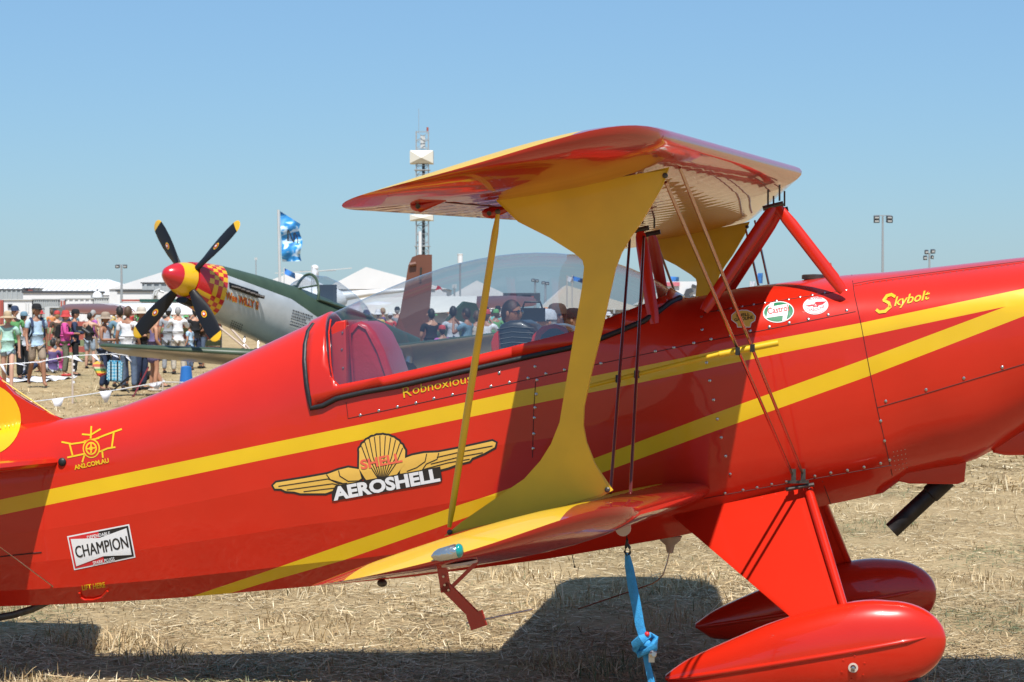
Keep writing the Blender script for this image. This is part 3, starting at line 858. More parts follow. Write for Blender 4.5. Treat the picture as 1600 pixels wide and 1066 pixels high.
# ---- wings
def naca(t, x): return 5 * t * (.2969 * math.sqrt(x) - .126 * x - .3516 * x * x + .2843 * x ** 3 - .1036 * x ** 4)
XS = [1, .985, .95, .88, .8, .7, .6, .5, .4, .3, .2, .12, .06, .025, .006, 0]
def wing(name, LE0, LE1, TE0, TE1, v_end, v_tip, t, side=1, v_start=0., rim_x=.45, cuts=(0, 0), tip_only=0.):
    """half wing; LE/TE are (u, z) at the centre line and at v_end; the tip is a bow whose rim follows the top surface"""
    b = NB(); rings = []
    n1 = 10 * 7
    spans = [v_start + (v_end - v_start) * i / n1 for i in range(n1 + 1)]
    NT = 14
    spans += [v_end + (v_tip - v_end) * math.sin(math.pi / 2 * i / NT) * (.9995 if i == NT else 1) for i in range(1, NT + 1)]
    kt, kb = 1.04, 1.0
    for v in spans:
        k = v / v_end
        le = Vector((LE0[0] + (LE1[0] - LE0[0]) * k, 0, LE0[1] + (LE1[1] - LE0[1]) * k))
        te = Vector((TE0[0] + (TE1[0] - TE0[0]) * k, 0, TE0[1] + (TE1[1] - TE0[1]) * k))
        ch = le - te; c = ch.length
        up = Vector((-ch.z, 0, ch.x)).normalized()
        if up.z < 0: up = -up
        tau = max(0, (v - v_end) / (v_tip - v_end))
        s_ = math.sqrt(max(0, 1 - tau ** 2.2)); s_ = max(s_, .012)
        X0 = (1 - rim_x) * (1 - s_); X1 = (1 - rim_x) + rim_x * s_ ** .8
        rib = 0
        if v <= v_end:
            ph = (v / .20) % 1.0
            rib = -.0016 * math.sin(math.pi * ph) ** .7 if 0 < ph < 1 else 0
        thk = math.sqrt(max(0, 1 - tau ** 1.6)); kt = 1.04 * (1 - .72 * tau ** 2.6); droop = tip_only * tau ** 1.6
        up_, lo_ = [], []
        for x in XS:
            X = X0 + (X1 - X0) * x
            yu = naca(t, X) * c * kt + (rib if .05 < x < .97 else 0)
            full_ = (naca(t, X) * (kt + kb)) * c
            loc = naca(t, x) / max(naca(t, .3), 1e-6)          # goes to zero at both rims
            blend = min(1, tau * 2.5)
            yl = yu - (full_ * (1 - blend) + blend * min(full_, t * (kt + kb) * .5 * c * loc) * thk)
            if tau == 0: yl = -naca(t, X) * c * kb - (rib if .15 < x < .97 else 0)
            base = te + ch * (1 - X) - Vector((0, 0, droop))
            up_.append(base + up * yu); lo_.append(base + up * yl)
        ring = up_ + lo_[-2:0:-1]
        rings.append([Vector((p.x, -v * side, p.z)) for p in ring])
    vr = [[b.verts.new(p) for p in r_] for r_ in rings]
    n = len(vr[0]); nt = len(XS) - 1
    for i in range(len(vr) - 1):
        for j in range(n):
            k = (j + 1) % n
            f = b.faces.new((vr[i][j], vr[i][k], vr[i + 1][k], vr[i + 1][j]))
            f.material_index = 1 if j < nt else 0
    b.faces.new(vr[-1]); b.faces.new(vr[0])
    # colour boundaries parallel to the leading edge / across the trailing tip
    dle = Vector((LE1[0] - LE0[0], -v_end * side, 0)).normalized()
    nrm = Vector((dle.y, -dle.x, 0)).normalized()
    if nrm.x < 0: nrm = -nrm
    cf = Vector((LE0[0] + cuts[0], 0, 0)); cr = Vector((TE0[0] + cuts[1], 0, 0))
    for co in (cf, cr):
        bmesh.ops.bisect_plane(b, geom=list(b.faces) + list(b.edges) + list(b.verts), plane_co=co, plane_no=nrm, dist=1e-5)
    for f in b.faces:
        c_ = f.calc_center_median()
        if (c_ - cf).dot(nrm) > 0 or ((c_ - cr).dot(nrm) < 0): f.material_index = 0
    return build(name, b, [M['redf'], M['yellowf']], plane, angle=50)

V1 = 2.85
LEc = L(1253, 268, 0); LEt = L(1050, 212, V1)
TEt = L(566, 329, V1 + .0)
uLE0, zLE0 = LEc.x, LEc.z; uLE1, zLE1 = LEt.x, LEt.z
TEi = L(820, 352, 1.2)
uTE1, zTE1 = TEt.x, TEt.z
slope = (uLE1 - uLE0)
uTE0 = uTE1 - slope * .95; zTE0 = zLE0 - (zLE1 - zTE1) * .95
print('upper', uLE0, zLE0, uLE1, zLE1, 'TE', uTE0, zTE0, uTE1, zTE1)
u_rb = L(925, 205, 3.3).x - uLE1; u_rt = L(590, 291, 3.2).x - uTE1
for sd_ in (1, -1):
    wing('upper_wing', (uLE0, zLE0), (uLE1, zLE1), (uTE0, zTE0), (uTE1, zTE1), V1, 3.50, .125, side=sd_, cuts=(u_rb, .13), tip_only=.028)
# lower wing
V2 = 2.85
a = L(1108, 764, .37); lt = L(1000, 797, V2); tt = L(503, 909, V2); 
lLE0 = (a.x - (lt.x - a.x) * .37 / (V2 - .37), a.z - (lt.z - a.z) * .37 / (V2 - .37)); lLE1 = (lt.x, lt.z)
lTE1 = (tt.x, tt.z); lTE0 = (lLE0[0] - (lLE1[0] - lTE1[0]), lLE0[1] - (lLE1[1] - lTE1[1]) * .9)
print('lower', lLE0, lLE1, lTE0, lTE1)
l_rb = L(884, 808, 3.2).x; l_rt = L(552, 893, 3.1).x
for sd_ in (1, -1):
    wing('lower_wing', lLE0, lLE1, lTE0, lTE1, V2, 3.42, .12, side=sd_, v_start=.2, cuts=(l_rb - lLE1[0], .20), tip_only=.022)

# ---- struts
VS = 2.5
ist = [(768, 327), (800, 325), (900, 306), (1000, 281), (1046, 266), (1036, 290), (1020, 318), (1003, 347), (985, 372), (971, 396), (962, 420), (953, 460), (940, 520), (925, 580), (913, 635), (908, 665), (913, 692), (930, 725), (958, 766), (940, 776), (860, 796), (780, 815), (694, 838), (722, 815), (770, 782), (820, 748), (848, 722), (865, 695), (875, 660), (885, 600), (898, 520), (910, 450), (917, 418), (914, 405), (900, 393), (860, 372), (810, 347)]
for sd_ in (1, -1):
    b = NB()
    P = [L(x, y, VS) for x, y in ist]
    for i in range(5): P[i].z += (.045, .045, .035, .02, .01)[i]
    A_ = [b.verts.new(Vector((p.x, -VS * sd_ - .014, p.z))) for p in P]
    B_ = [b.verts.new(Vector((p.x, -VS * sd_ + .014, p.z))) for p in P]
    f1 = b.faces.new(A_); f2 = b.faces.new(list(reversed(B_)))
    n = len(A_)
    for i in range(n): b.faces.new((A_[i], B_[i], B_[(i + 1) % n], A_[(i + 1) % n]))
    es = [e for e in f1.edges] + [e for e in f2.edges]
    bmesh.ops.bevel(b, geom=es, offset=.008, segments=2, affect='EDGES')
    bmesh.ops.triangulate(b, faces=[f for f in b.faces if len(f.verts) > 4])
    build('interplane_strut', b, M['strutyel'], plane, angle=35)
    for x, y in ((1040, 275), (779, 331), (950, 765), (704, 831)):
        b = NB()
        p = L(x, y, VS); lathe(b, (p.x, -(VS * sd_) - .013, p.z), (0, -1, 0), [(0, .010), (.006, .010), (.009, .006), (.010, 0)], 8)
        build('strut_bolt', b, M['dark_steel'], plane, smooth=False)
    b = NB()
    a_, c_ = L(778, 335, 2.62), L(702, 824, 2.62)
    a_.y = -2.62 * sd_; c_.y = -2.62 * sd_
    pts = [a_ + (c_ - a_) * t for t in (0, .06, .3, .7, .94, 1)]
    tube(b, pts, [.007, .012, .0125, .0125, .011, .007], 10, 1.0)
    build('aileron_rod', b, M['strutyel'], plane)
def mirror(p, s): return Vector((p.x, p.y * s, p.z))
cab = [((1214, 322), .27, (1318, 456), .345, .026), ((1210, 322), .27, (1100, 486), .345, .026), ((1000, 362), .27, (1022, 506), .345, .027)]
for s in (1, -1):
    for (p0, v0, p1, v1, r_) in cab:
        b = NB(); a_, c_ = mirror(L(*p0, v0), s), mirror(L(*p1, v1), s)
        d = (c_ - a_).normalized(); side = Vector((0, 1, 0)); w_ = d.cross(side).normalized()
        rings = []
        for k, t in enumerate((0, .05, .15, .85, .95, 1)):
            q = a_ + (c_ - a_) * t; rr = r_ * (.6, .85, 1, 1, .95, .75)[k]
            rings.append([q + w_ * (rr * math.cos(2 * math.pi * j / 14)) + side * (rr * .42 * math.sin(2 * math.pi * j / 14)) for j in range(14)])
        loft(b, rings); build('cabane_strut', b, M['red'], plane)
    for q in ([(1192, 326), (1224, 318)], [(985, 362), (1014, 356)]):
        b = NB(); tube(b, [mirror(L(*q[0], .27), s), mirror(L(*q[1], .27), s)], .011, 8); build('cabane_fitting', b, M['dark_steel'], plane)
    for x, y, hh_ in ((1200, 322, .07), (1218, 314, .07), (1004, 350, .08)):
        b = NB(); p = mirror(L(x, y, .27), s); bar(b, p, p + Vector((0, 0, hh_)), .008, .008); build('wing_bolt', b, M['dark_steel'], plane)
# ---- wires
def flatwire(name, a_, b_, r_, m):
    b = NB(); d = (b_ - a_).normalized()
    pts = [a_, a_ + d * .05, a_ + d * .07, b_ - d * .07, b_ - d * .05, b_]
    tube(b, pts, [.006, .006, r_, r_, .006, .006], 8, 1.0); return build(name, b, m, plane)
wires = [((1040, 285), 2.45, (1238, 742), .385, 'flying_wire', M['wire'], .0068), ((1062, 262), 2.45, (1254, 740), .385, 'flying_wire', M['wire'], .0068),
         ((984, 374), .28, (954, 770), 2.45, 'landing_wire', mat('red_brown_wire', (.16, .03, .025), .3, metal=.4), .0062), ((1006, 370), .28, (985, 770), 2.42, 'landing_wire', M['dark_steel'], .0062)]
wires[3] = wires[3][:5] + (wires[2][5],) + wires[3][6:]
for s in (1, -1):
    for (p0, v0, p1, v1, nm, m, r_) in wires:
        flatwire(nm, mirror(L(*p0, v0), s), mirror(L(*p1, v1), s), r_, m)
    b = NB(); tube(b, [mirror(L(922, 603, 1.42), s), mirror(L(1126, 553, 1.42), s)], .0085, 10); 
    tube(b, [mirror(L(1124, 554, 1.42), s), mirror(L(1216, 536, 1.42), s)], .0125, 10)
    build('wire_spreader', b, M['strutyel'], plane)
    for x, y in ((1153, 549), (1176, 544), (966, 592), (995, 585)):
        b = NB(); p = mirror(L(x, y, 1.42), s); box(b, p, (.018, .03, .03)); build('spreader_clip', b, M['black'], plane)
    b = NB()
    for x in (1240, 1255):
        p = mirror(L(x, 742, .385), s); box(b, p, (.02, .02, .05)); box(b, p + Vector((0, -.01 * s, -.03)), (.05, .02, .012))
    tube(b, [mirror(L(1228, 765, .39), s), mirror(L(1272, 757, .39), s)], .009, 8)
    build('wire_fitting', b, M['dark_steel'], plane)

# ---- undercarriage
for s in (1, -1):
    b = NB()
    tb, tf = L(1050, 806, .30), L(1267, 762, .34)
    bb, bf = L(1244, 972, .80), L(1324, 950, .80)
    rings = []
    for t in [i / 8 for i in range(9)]:
        p0 = tb + (bb - tb) * t; p1 = tf + (bf - tf) * t
        ch = p1 - p0; ring = []
        nrm = Vector((0, 1, .8)).normalized()
        th = .028
        prof = [(0, .0), (.02, .35), (.1, .6), (.5, .75), (.85, 1), (.95, .9), (.985, .55), (1, 0)]
        for x, y in prof: ring.append(p0 + ch * x + nrm * th * .5 * y)
        for x, y in prof[-2:0:-1]: ring.append(p0 + ch * x - nrm * th * .5 * y)
        rings.append([mirror(q, s) for q in ring])
    loft(b, rings); build('gear_leg', b, M['red'], plane, angle=60)
    b = NB()
    tube(b, [mirror(tf + (bf - tf) * t + Vector((-.012, -.012, 0)), s) for t in (0, .5, 1)], [.02, .02, .018], 10)
    build('leg_leading_edge', b, M['red'], plane)
    # wheel pant
    ptop = [(1040, 1054), (1070, 1033), (1100, 1018), (1150, 996), (1200, 975), (1250, 959), (1300, 946), (1350, 938), (1390, 939), (1430, 949), (1455, 962), (1470, 978), (1478, 1000)]
    pbot = [(1040, 1062), (1070, 1082), (1120, 1086), (1200, 1090), (1300, 1087), (1370, 1075), (1430, 1052), (1460, 1032), (1472, 1018), (1478, 1002)]
    VP = .80
    b = NB(); rings = []
    for i in range(45):
        t = i / 44; t = .5 - .5 * math.cos(math.pi * t); px = 1040 + 438 * t
        px = min(max(px, 1040.5), 1477.7)
        yt_ = smoothi(px, ptop) if px < 1390 else 1000 - 61 * math.sqrt(max(0, 1 - ((px - 1390) / 88.2) ** 2))
        yb_ = interp(px, pbot) if px < 1372 else 1002 + 72 * math.sqrt(max(0, 1 - ((px - 1372) / 106.2) ** 2))
        zt = L(px, yt_, VP); zb = L(px, yb_, VP)
        cz = (zt.z + zb.z) / 2; hh = (zt.z - zb.z) / 2
        ww = .125 * math.sqrt(max(0.003, 1 - abs((t - .66) / (.68 if t < .66 else .345)) ** 2.3))
        zc = interp(px, [(1040, L(1040, 1058, VP).z), (1450, L(1450, 992, VP).z), (1478, L(1478, 1001, VP).z)])
        ring = []
        for j in range(64):
            a_ = 2 * math.pi * j / 64
            y_ = math.cos(a_); z_ = math.sin(a_)
            yy = ww * (abs(y_) ** .8) * (1 if y_ > 0 else -1); zz = cz + hh * (abs(z_) ** .9) * (1 if z_ > 0 else -1)
            dzr = (zz - zc)
            ring.append(Vector((zt.x, -(VP + yy) * s, zz)))
        rings.append(ring)
    loft(b, rings)
    bmesh.ops.recalc_face_normals(b, faces=b.faces); PB = BVHTree.FromBMesh(b)
    pant = build('wheel_pant', b, M['red'], plane, angle=60)
    for q in (1, -1):
        P_ = []
        for px in range(1046, 1456, 10):
            z_ = L(px, interp(px, [(1040, 1060), (1455, 990)]), VP).z; u_ = L(px, 1000, VP).x
            h_ = PB.ray_cast(Vector((u_, -(VP + q * .5) * s, z_)), Vector((0, q * s, 0)))
            if h_[0] is not None: P_.append(h_[0])
        b = NB(); n_ = len(P_); tube(b, P_, [.010 * min(1, .25 + min(i, n_ - 1 - i) / 4) for i in range(n_)], 10); build('pant_ridge', b, M['red'], pant)
    b = NB(); c_ = L(1368, 1030, VP); 
    lathe(b, Vector((c_.x, -VP * s - .05, .19)), (0, 1, 0), [(0, .14), (.01, .178), (.03, .192), (.07, .192), (.09, .178), (.1, .14)], 36)
    build('wheel', b, M['black'], plane)
    p = mirror(L(1333, 1044, VP + .13), s)
    b = NB(); lathe(b, p + Vector((0, .02 * s, 0)), (0, -s, 0), [(0, .020), (.015, .020), (.016, .012), (.01, .011), (.01, 0)], 18); build('axle_cover', b, M['beige'], plane)
    for k_ in range(6):
        a_ = 2 * math.pi * k_ / 6 + .4; h_ = PB.ray_cast(Vector((p.x + .05 * math.cos(a_), -(VP + .5) * s, p.z + .05 * math.sin(a_))), Vector((0, s, 0)))
        if h_[0] is not None: b = NB(); lathe(b, h_[0], h_[1], [(-.001, .005), (.002, .004), (.003, 0)], 8); build('pant_screw', b, M['red'], pant)
    b = NB(); lathe(b, p + Vector((0, .005 * s, 0)), (0, -s, 0), [(0, .009), (.014, .008), (.016, 0)], 6); build('axle_nut', b, M['steel'], plane)

# ---- nav light, brackets under the near wing tip
b = NB(); a_, c_ = L(716, 861, 3.42), L(676, 870, 3.42)
d = (c_ - a_)
tube(b, [a_ - d * .0, a_ + d * .1, a_ + d * .5], [.020, .024, .022], 14)
build('wingtip_light_housing', b, M['clearglass'], plane)
b = NB(); tube(b, [a_ + d * .5, a_ + d * .7, a_ + d * .9, a_ + d * 1.05], [.022, .021, .015, .004], 14); build('white_lens', b, M['clearglass'], plane)
b = NB(); ball(b, a_ - d * .02, .0225, (.7, 1, 1), 14, 10); build('green_lens', b, M['tealglass'], plane)
b = NB(); p = L(718, 880, 3.3); lathe(b, p, Vector((-.15, 0, 1)), [(-.004, .058), (.004, .058)], 24); build('cover_plate', b, M['beige'], plane)
b = NB()
bar(b, L(690, 880, 3.2), L(697, 925, 3.2), .03, .022, Vector((0, 1, 0))); bar(b, L(694, 914, 3.2), L(748, 968, 3.2), .032, .022, Vector((0, 1, 0)))
bar(b, L(702, 921, 3.2), L(746, 878, 3.2), .012, .012, Vector((0, 1, 0))); bar(b, L(733, 973, 3.2), L(757, 965, 3.2), .02, .05, Vector((0, 0, 1)))
build('pitot_bracket', b, M['redf'], plane, smooth=False)
b = NB(); tube(b, [L(729, 974, 3.2), L(832, 952.5, 3.2)], .0032, 8); build('pitot_tube', b, M['wire'], plane)
b = NB()
for x, y in ((693, 901), (695, 914), (701, 922)): lathe(b, L(x, y, 3.215), (0, -1, 0), [(0, .005), (.004, .004)], 8)
build('bracket_bolts', b, M['wire'], plane)
for x, y, v in ((655, 322, 2.9), (766, 333, 2.45)):
    b = NB(); p = L(x, y, v); ball(b, p, .024, (1.3, 1, .8), 12, 8); tube(b, [p + Vector((.09, 0, .02)), p], [.004, .022], 8)
    build('aileron_hinge', b, M['redf'], plane)
    b = NB(); p2 = p + Vector((0, -.022, -.002)); lathe(b, p2, (0, -1, 0), [(0, .009), (.005, .008)], 10); build('hinge_bolt', b, M['dark_steel'], plane)
b = NB(); ball(b, L(597, 911, 2.7), .018, (1, 1, .8), 10, 6); build('lower_hinge', b, M['dark_steel'], plane)
# aileron gap lines on the underside of the upper wing
def wing_pt(v, xc, upper=False, low=False):
    k = v / V1
    le = Vector((uLE0 + (uLE1 - uLE0) * k, 0, zLE0 + (zLE1 - zLE0) * k)); te = Vector((uTE0 + (uTE1 - uTE0) * k, 0, zTE0 + (zTE1 - zTE0) * k))
    ch = le - te; p = te + ch * (1 - xc); c = ch.length
    return Vector((p.x, -v, p.z - naca(.125, xc) * c * 1.0 + .002))
for s in (1, -1):
    b = NB(); tube(b, [mirror(wing_pt(v / 10, .74), s) for v in range(8, 29)], .004, 5)
    tube(b, [mirror(wing_pt(.8, x / 20), s) for x in range(15, 20)], .003, 5)
    build('aileron_gap', b, M['seam'], plane)
# belly fittings
b = NB(); rings = []
for x, y, wv in ((1028, 840, .045), (1036, 850, .02), (1040, 862, .012)):
    pass
p = L(1047, 838, .0)
lathe(b, p, (0, 0, -1), [(0, .055), (.02, .045), (.04, .022), (.075, .014)], 14); build('antenna_base', b, M['beige'], plane)
b = NB(); tube(b, [L(x, y, 0) for x, y in ((1046, 862), (1042, 880), (1036, 898), (1029, 906), (1020, 912), (980, 926), (903, 952))], .003, 8); build('whip_antenna', b, M['wire'], plane)
b = NB(); tube(b, [L(894, 868, .1), L(898, 886, .1)], .002, 6); ball(b, L(898, 886, .1), .005); build('vent_wire', b, M['black'], plane)
b = NB(); pp = L(974, 826, 2.5); lathe(b, pp + Vector((0, -.012, 0)), (0, 1, 0), [(0, .012), (0, .026), (.02, .026), (.02, .012)], 16); box(b, pp + Vector((0, 0, .03)), (.05, .02, .05)); build('tie_down_ring', b, M['beige'], plane)

# ---- tail
fin = [(-330, 250), (-200, 250), (-120, 400), (-60, 520), (0, 590), (25, 616), (50, 636), (75, 649), (110, 657), (110, 700), (-330, 760)]
b = NB()
P = [L(x, y, 0) for x, y in fin]
for thk, dz in ((.018, 0),):
    A_ = [b.verts.new(Vector((p.x, -thk, p.z))) for p in P]; B_ = [b.verts.new(Vector((p.x, thk, p.z))) for p in P]
    f1 = b.faces.new(A_); f2 = b.faces.new(list(reversed(B_))); n = len(P)
    for i in range(n): b.faces.new((A_[i], B_[i], B_[(i + 1) % n], A_[(i + 1) % n]))
bmesh.ops.bevel(b, geom=list(f1.edges) + list(f2.edges), offset=.014, segments=3, affect='EDGES')
bmesh.ops.recalc_face_normals(b, faces=b.faces)
FIN = BVHTree.FromBMesh(b)
build('tail_fin', b, M['red'], plane)
def tail_tf(x, y, off):
    a_ = on_fus(x, y, off, FIN)[0]; c_ = on_fus(x, y, off)[0]
    if a_ is None: return c_
    if c_ is None: return a_
    return a_ if (a_ - CL).length < (c_ - CL).length else c_
decal2d('fin_roundel', [ell(-28, 656, 61, 58, 40)], M['yellow'], off=.003, tf=tail_tf, maxe=8)
for s in (1, -1):
    b = NB()
    r0 = L(95, 722, .17); u0 = r0.x; z0 = r0.z
    v0, v1 = .12, 1.35
    def stp(v, x, dz): return Vector((u0 - .31 * (v - .17) - x, -v * s, z0 + dz))
    rings = []
    for v in (v0, .4, .8, 1.2, 1.35):
        lead = .05 if v == 1.35 else 0
        rings.append([stp(v, lead + x, dz) for x, dz in ((0, 0), (.01, .018), (.04, .024), (.1, .012), (.5, .01), (.9 - lead * 2, .004), (.9 - lead * 2, -.004), (.5, -.01), (.1, -.012), (.04, -.022), (.01, -.016))])
    loft(b, rings); build('tailplane', b, M['red'], plane, angle=50)
    flatwire('tail_brace_wire', mirror(L(96, 926, .12), s), mirror(Vector((u0 - .5, -.85, z0)), s), .003, M['wire'])
b = NB(); ball(b, L(97, 722, .2), .02, (1, .6, 1)); build('tailplane_fitting', b, M['black'], plane)
b = NB(); tube(b, [L(-180, 470, 0), L(94, 656, 0)], .0035, 6); build('antenna_wire', b, M['strutyel'], plane)
b = NB(); tube(b, [L(x, y, 0) for x, y in ((75, 940), (50, 952), (20, 961), (-20, 968), (-150, 990))], .018, 10, .6); build('tailwheel_spring', b, M['dark_steel'], plane)
pw = L(-170, 1010, 0); b = NB(); lathe(b, pw + Vector((0, -.03, 0)), (0, 1, 0), [(0, .05), (.01, .08), (.05, .08), (.06, .05)], 18); build('tailwheel', b, M['black'], plane)

# ---- tie-down strap (its own thing)
st = empty('tie_down_strap', PM @ L(974, 830, 2.5), 'blue webbing tie-down strap with a knot hanging from the lower wing', 'strap')
STI = Matrix.Translation(-(PM @ L(974, 830, 2.5)))
def LW(px, py, v): return STI @ (PM @ L(px, py, v))
b = NB()
def ribbon(b, pts, wds, th=.003):
    rings = []
    for p, w_ in zip(pts, wds):
        rings.append([p + Vector((-w_ / 2, 0, 0)), p + Vector((0, -th * 1.6, 0)), p + Vector((w_ / 2, 0, 0)), p + Vector((0, th, 0))])
    loft(b, rings)
ribbon(b, [LW(x, y, 2.5) for x, y in ((980, 864), (983, 885), (988, 915), (994, 945), (1000, 978), (1006, 1000), (1010, 1030), (1018, 1066), (1030, 1120), (1050, 1240))], [.016, .03, .034, .034, .032, .03, .022, .024, .024, .024])
build('webbing', b, M['strap'], st)
b = NB()
kn = [(990, 1008), (1002, 1000), (1016, 992), (1024, 997), (1022, 1010), (1010, 1018), (998, 1022), (993, 1014), (1000, 1003), (1012, 1006), (1020, 1018), (1016, 1028)]
tube(b, [LW(x, y, 2.52 + .02 * math.sin(i * 1.7)) for i, (x, y) in enumerate(kn)], [.014 + .005 * math.sin(i * 2.1) for i in range(len(kn))], 8, .7)
ball(b, LW(1008, 1008, 2.5), .028, (1, .8, 1))
build('knot', b, M['strap'], st)
b = NB(); tube(b, [LW(x, y, 2.5) for x, y in ((971, 834), (975, 828), (979, 834), (980, 845), (978, 855), (976, 862), (980, 868), (985, 864), (984, 856), (980, 850))], .005, 8); build('hook', b, M['black'], st)
b = NB(); lathe(b, LW(1019, 1022, 2.53), (.3, -1, .1), [(0, .012), (.008, .014), (.016, .008)], 12); box(b, LW(1018, 1028, 2.53), (.02, .012, .03)); build('buckle', b, M['steel'], st)
b = NB(); ball(b, LW(1011, 991, 2.53), .009); build('red_tag', b, M['sticker_red'], st)
#@@PART2
# ================================================================== WARBIRD
HUB = W(290, 437, 46)
FW = Vector((-.62, -.785, 0)).normalized()
war = empty('fighter_aeroplane', (HUB.x, HUB.y, 0), 'silver and green propeller fighter with red and yellow checkered nose behind the biplane', 'aeroplane', None, math.atan2(FW.y, FW.x))
WM = Matrix.Translation((HUB.x, HUB.y, 0)) @ Matrix.Rotation(math.atan2(FW.y, FW.x), 4, 'Z'); WMI = WM.inverted()
CP, SP = math.cos(R(13)), math.sin(R(13))
def Q(x, y, z): return Vector((x * CP - z * SP, y, HUB.z + x * SP + z * CP))
def wring(x, top, bot, wd, n=32, e=.9):
    r_ = []
    for k in range(n):
        a = 2 * math.pi * k / n
        y = math.cos(a); z = math.sin(a)
        r_.append(Q(x, wd * math.copysign(abs(y) ** e, y), (top if z > 0 else bot) * math.copysign(abs(z) ** e, z)))
    return r_
def addpart(name, b, m, parent=war, **k): return build(name, b, m, parent, **k)
b = NB()
sp_prof = [(.60, .0), (.585, .06), (.54, .125), (.45, .19), (.36, .24), (.29, .27), (.18, .31), (.08, .335), (-.02, .345)]
def qlathe(b, prof, n=32, mi=None):
    rings = [[Q(x, r_ * math.cos(2 * math.pi * k / n), r_ * math.sin(2 * math.pi * k / n)) for k in range(n)] for x, r_ in [(x, max(r_, .002)) for x, r_ in prof]]
    vr = loft(b, rings)
    return vr
qlathe(b, sp_prof)
for f in b.faces:
    c = f.calc_center_median(); q = (c - Q(0, 0, 0)); x = q.x * CP + q.z * SP
    f.material_index = 0 if x > .29 else 1
addpart('spinner', b, [M['wred'], M['wyel']])
st_ = [(-.04, .37, .40, .37), (-.16, .40, .46, .385), (-.28, .425, .50, .40), (-.40, .445, .53, .41), (-.52, .46, .56, .415), (-.64, .475, .58, .42), (-.76, .49, .60, .425)]
b = NB(); vr = loft(b, [wring(*s_) for s_ in st_], True, True)
b.faces.ensure_lookup_table()
for f in b.faces:
    if len(f.verts) > 4: f.material_index = 0; continue
    c = f.calc_center_median(); q = c - Q(0, 0, 0); x = q.x * CP + q.z * SP; zz = -q.x * SP + q.z * CP
    i = min(range(6), key=lambda k_: abs(x - (st_[k_][0] + st_[k_ + 1][0]) / 2))
    j = int((math.atan2(zz, q.y) + math.pi) / (2 * math.pi) * 32 / 1.0 + 1e-3)
    f.material_index = 1 if (i >= 2 and (i + j // 1) % 2 == 0) or (i < 2 and zz < -.2 and (i + j) % 2) else 0
addpart('checkered_nose', b, [M['wred'], M['wyel']])
b = NB(); rr = []
for k in range(16):
    a = 2 * math.pi * k / 16; rr.append((.0, .17 * math.cos(a), -.42 + .062 * math.sin(a)))
loft(b, [[Q(.02, y, z) for _, y, z in rr], [Q(-.22, y, z - .02) for _, y, z in rr]])
addpart('chin_intake', b, M['blade'])
b = NB(); fs_ = [(-.76, .49, .60, .425), (-1.3, .52, .65, .44), (-1.9, .55, .70, .45), (-2.6, .57, .76, .455), (-3.2, .58, .88, .45), (-4.2, .55, 1.0, .44), (-5.2, .52, .95, .40), (-6.2, .45, .6, .33), (-7.5, .38, .36, .22), (-8.8, .28, .2, .10), (-9.2, .2, .12, .04)]
def QI(p):
    q = p - Q(0, 0, 0); return Vector((q.x * CP + q.z * SP, q.y, -q.x * SP + q.z * CP))
loft(b, [[QI(p) for p in wring(x, t_, bo, w_, 40)] for x, t_, bo, w_ in fs_])
GL = [(-9.0, .0), (-3.4, .02), (-2.6, .21), (-.7, .27)]
cut_line(b, GL)
for f in b.faces:
    c = f.calc_center_median()
    f.material_index = 1 if c.z > interp(c.x, GL) else 0
for v in b.verts: v.co = Q(*v.co)
bb = b.copy(); bmesh.ops.recalc_face_normals(bb, faces=bb.faces); WF = BVHTree.FromBMesh(bb); bb.free()
addpart('fuselage', b, [M['silver'], M['olive']])
WCL = WMI @ CAMV
def war_tf(x, y, off):
    d = (WMI.to_3x3() @ ray(x, y)).normalized(); h_ = WF.ray_cast(WCL, d)
    if h_[0] is None: return None
    n = h_[1]
    if n.dot(d) > 0: n = -n
    return h_[0] + n * off * 3
# exhaust row, louvres, lettering
decal2d('exhaust_slot', [[(357, 441), (403, 456), (403, 466), (358, 450)]], M['blade'], war, .004, tf=war_tf)
for k in range(6):
    a = war_tf(362 + k * 7.4, 448 + k * 2.7, .0); c = war_tf(366 + k * 7.4, 450.5 + k * 2.7, .03)
    if a and c:
        b = NB(); tube(b, [a, c + (c - a) * .6], .035, 8); addpart('exhaust_stub', b, M['exhaust'])
text_decal('lettering', 'Wee WILLY II', (352, 467), (403, 484), 12.5, M['wyel'], bold=.05, off=.003, tf=war_tf, parent=war, upv=(.05, -1))
text_decal('lettering', 'Wee WILLY II', (352.5, 466.4), (402.5, 483.4), 11.5, M['wred'], bold=.012, off=.007, tf=war_tf, parent=war, upv=(.05, -1))
pl_ = []
for i in range(5):
    for j in range(6):
        x, y = 362 + j * 3.1 - i * .9 , 500 + i * 3.1 + j * 1.3; pl_.append([(x, y), (x + 1.5, y + .5), (x + 1.3, y + 2), (x - .2, y + 1.5)])
decal2d('louvre', pl_, M['blade'], war, .004, tf=war_tf)['kind'] = 'stuff'
pl_ = []
for i, wd_ in enumerate((31, 27, 22, 24, 27, 20)):
    x0 = 457 - i * .9; y0 = 484 + i * 4.4; x = x0
    while x < x0 + wd_:
        ww = random.choice((1.2, 1.8, 2.4)); t = (x - x0) / 31 * 10; hh_ = 2.4 if i < 3 else 1.8
        pl_.append([(x, y0 + t), (x + ww, y0 + t + .3), (x + ww, y0 + t + .3 + hh_), (x, y0 + t + hh_)]); x += ww + .9
decal2d('stencil_marking', pl_, M['dgrey'], war, .004, tf=war_tf)['kind'] = 'stuff'
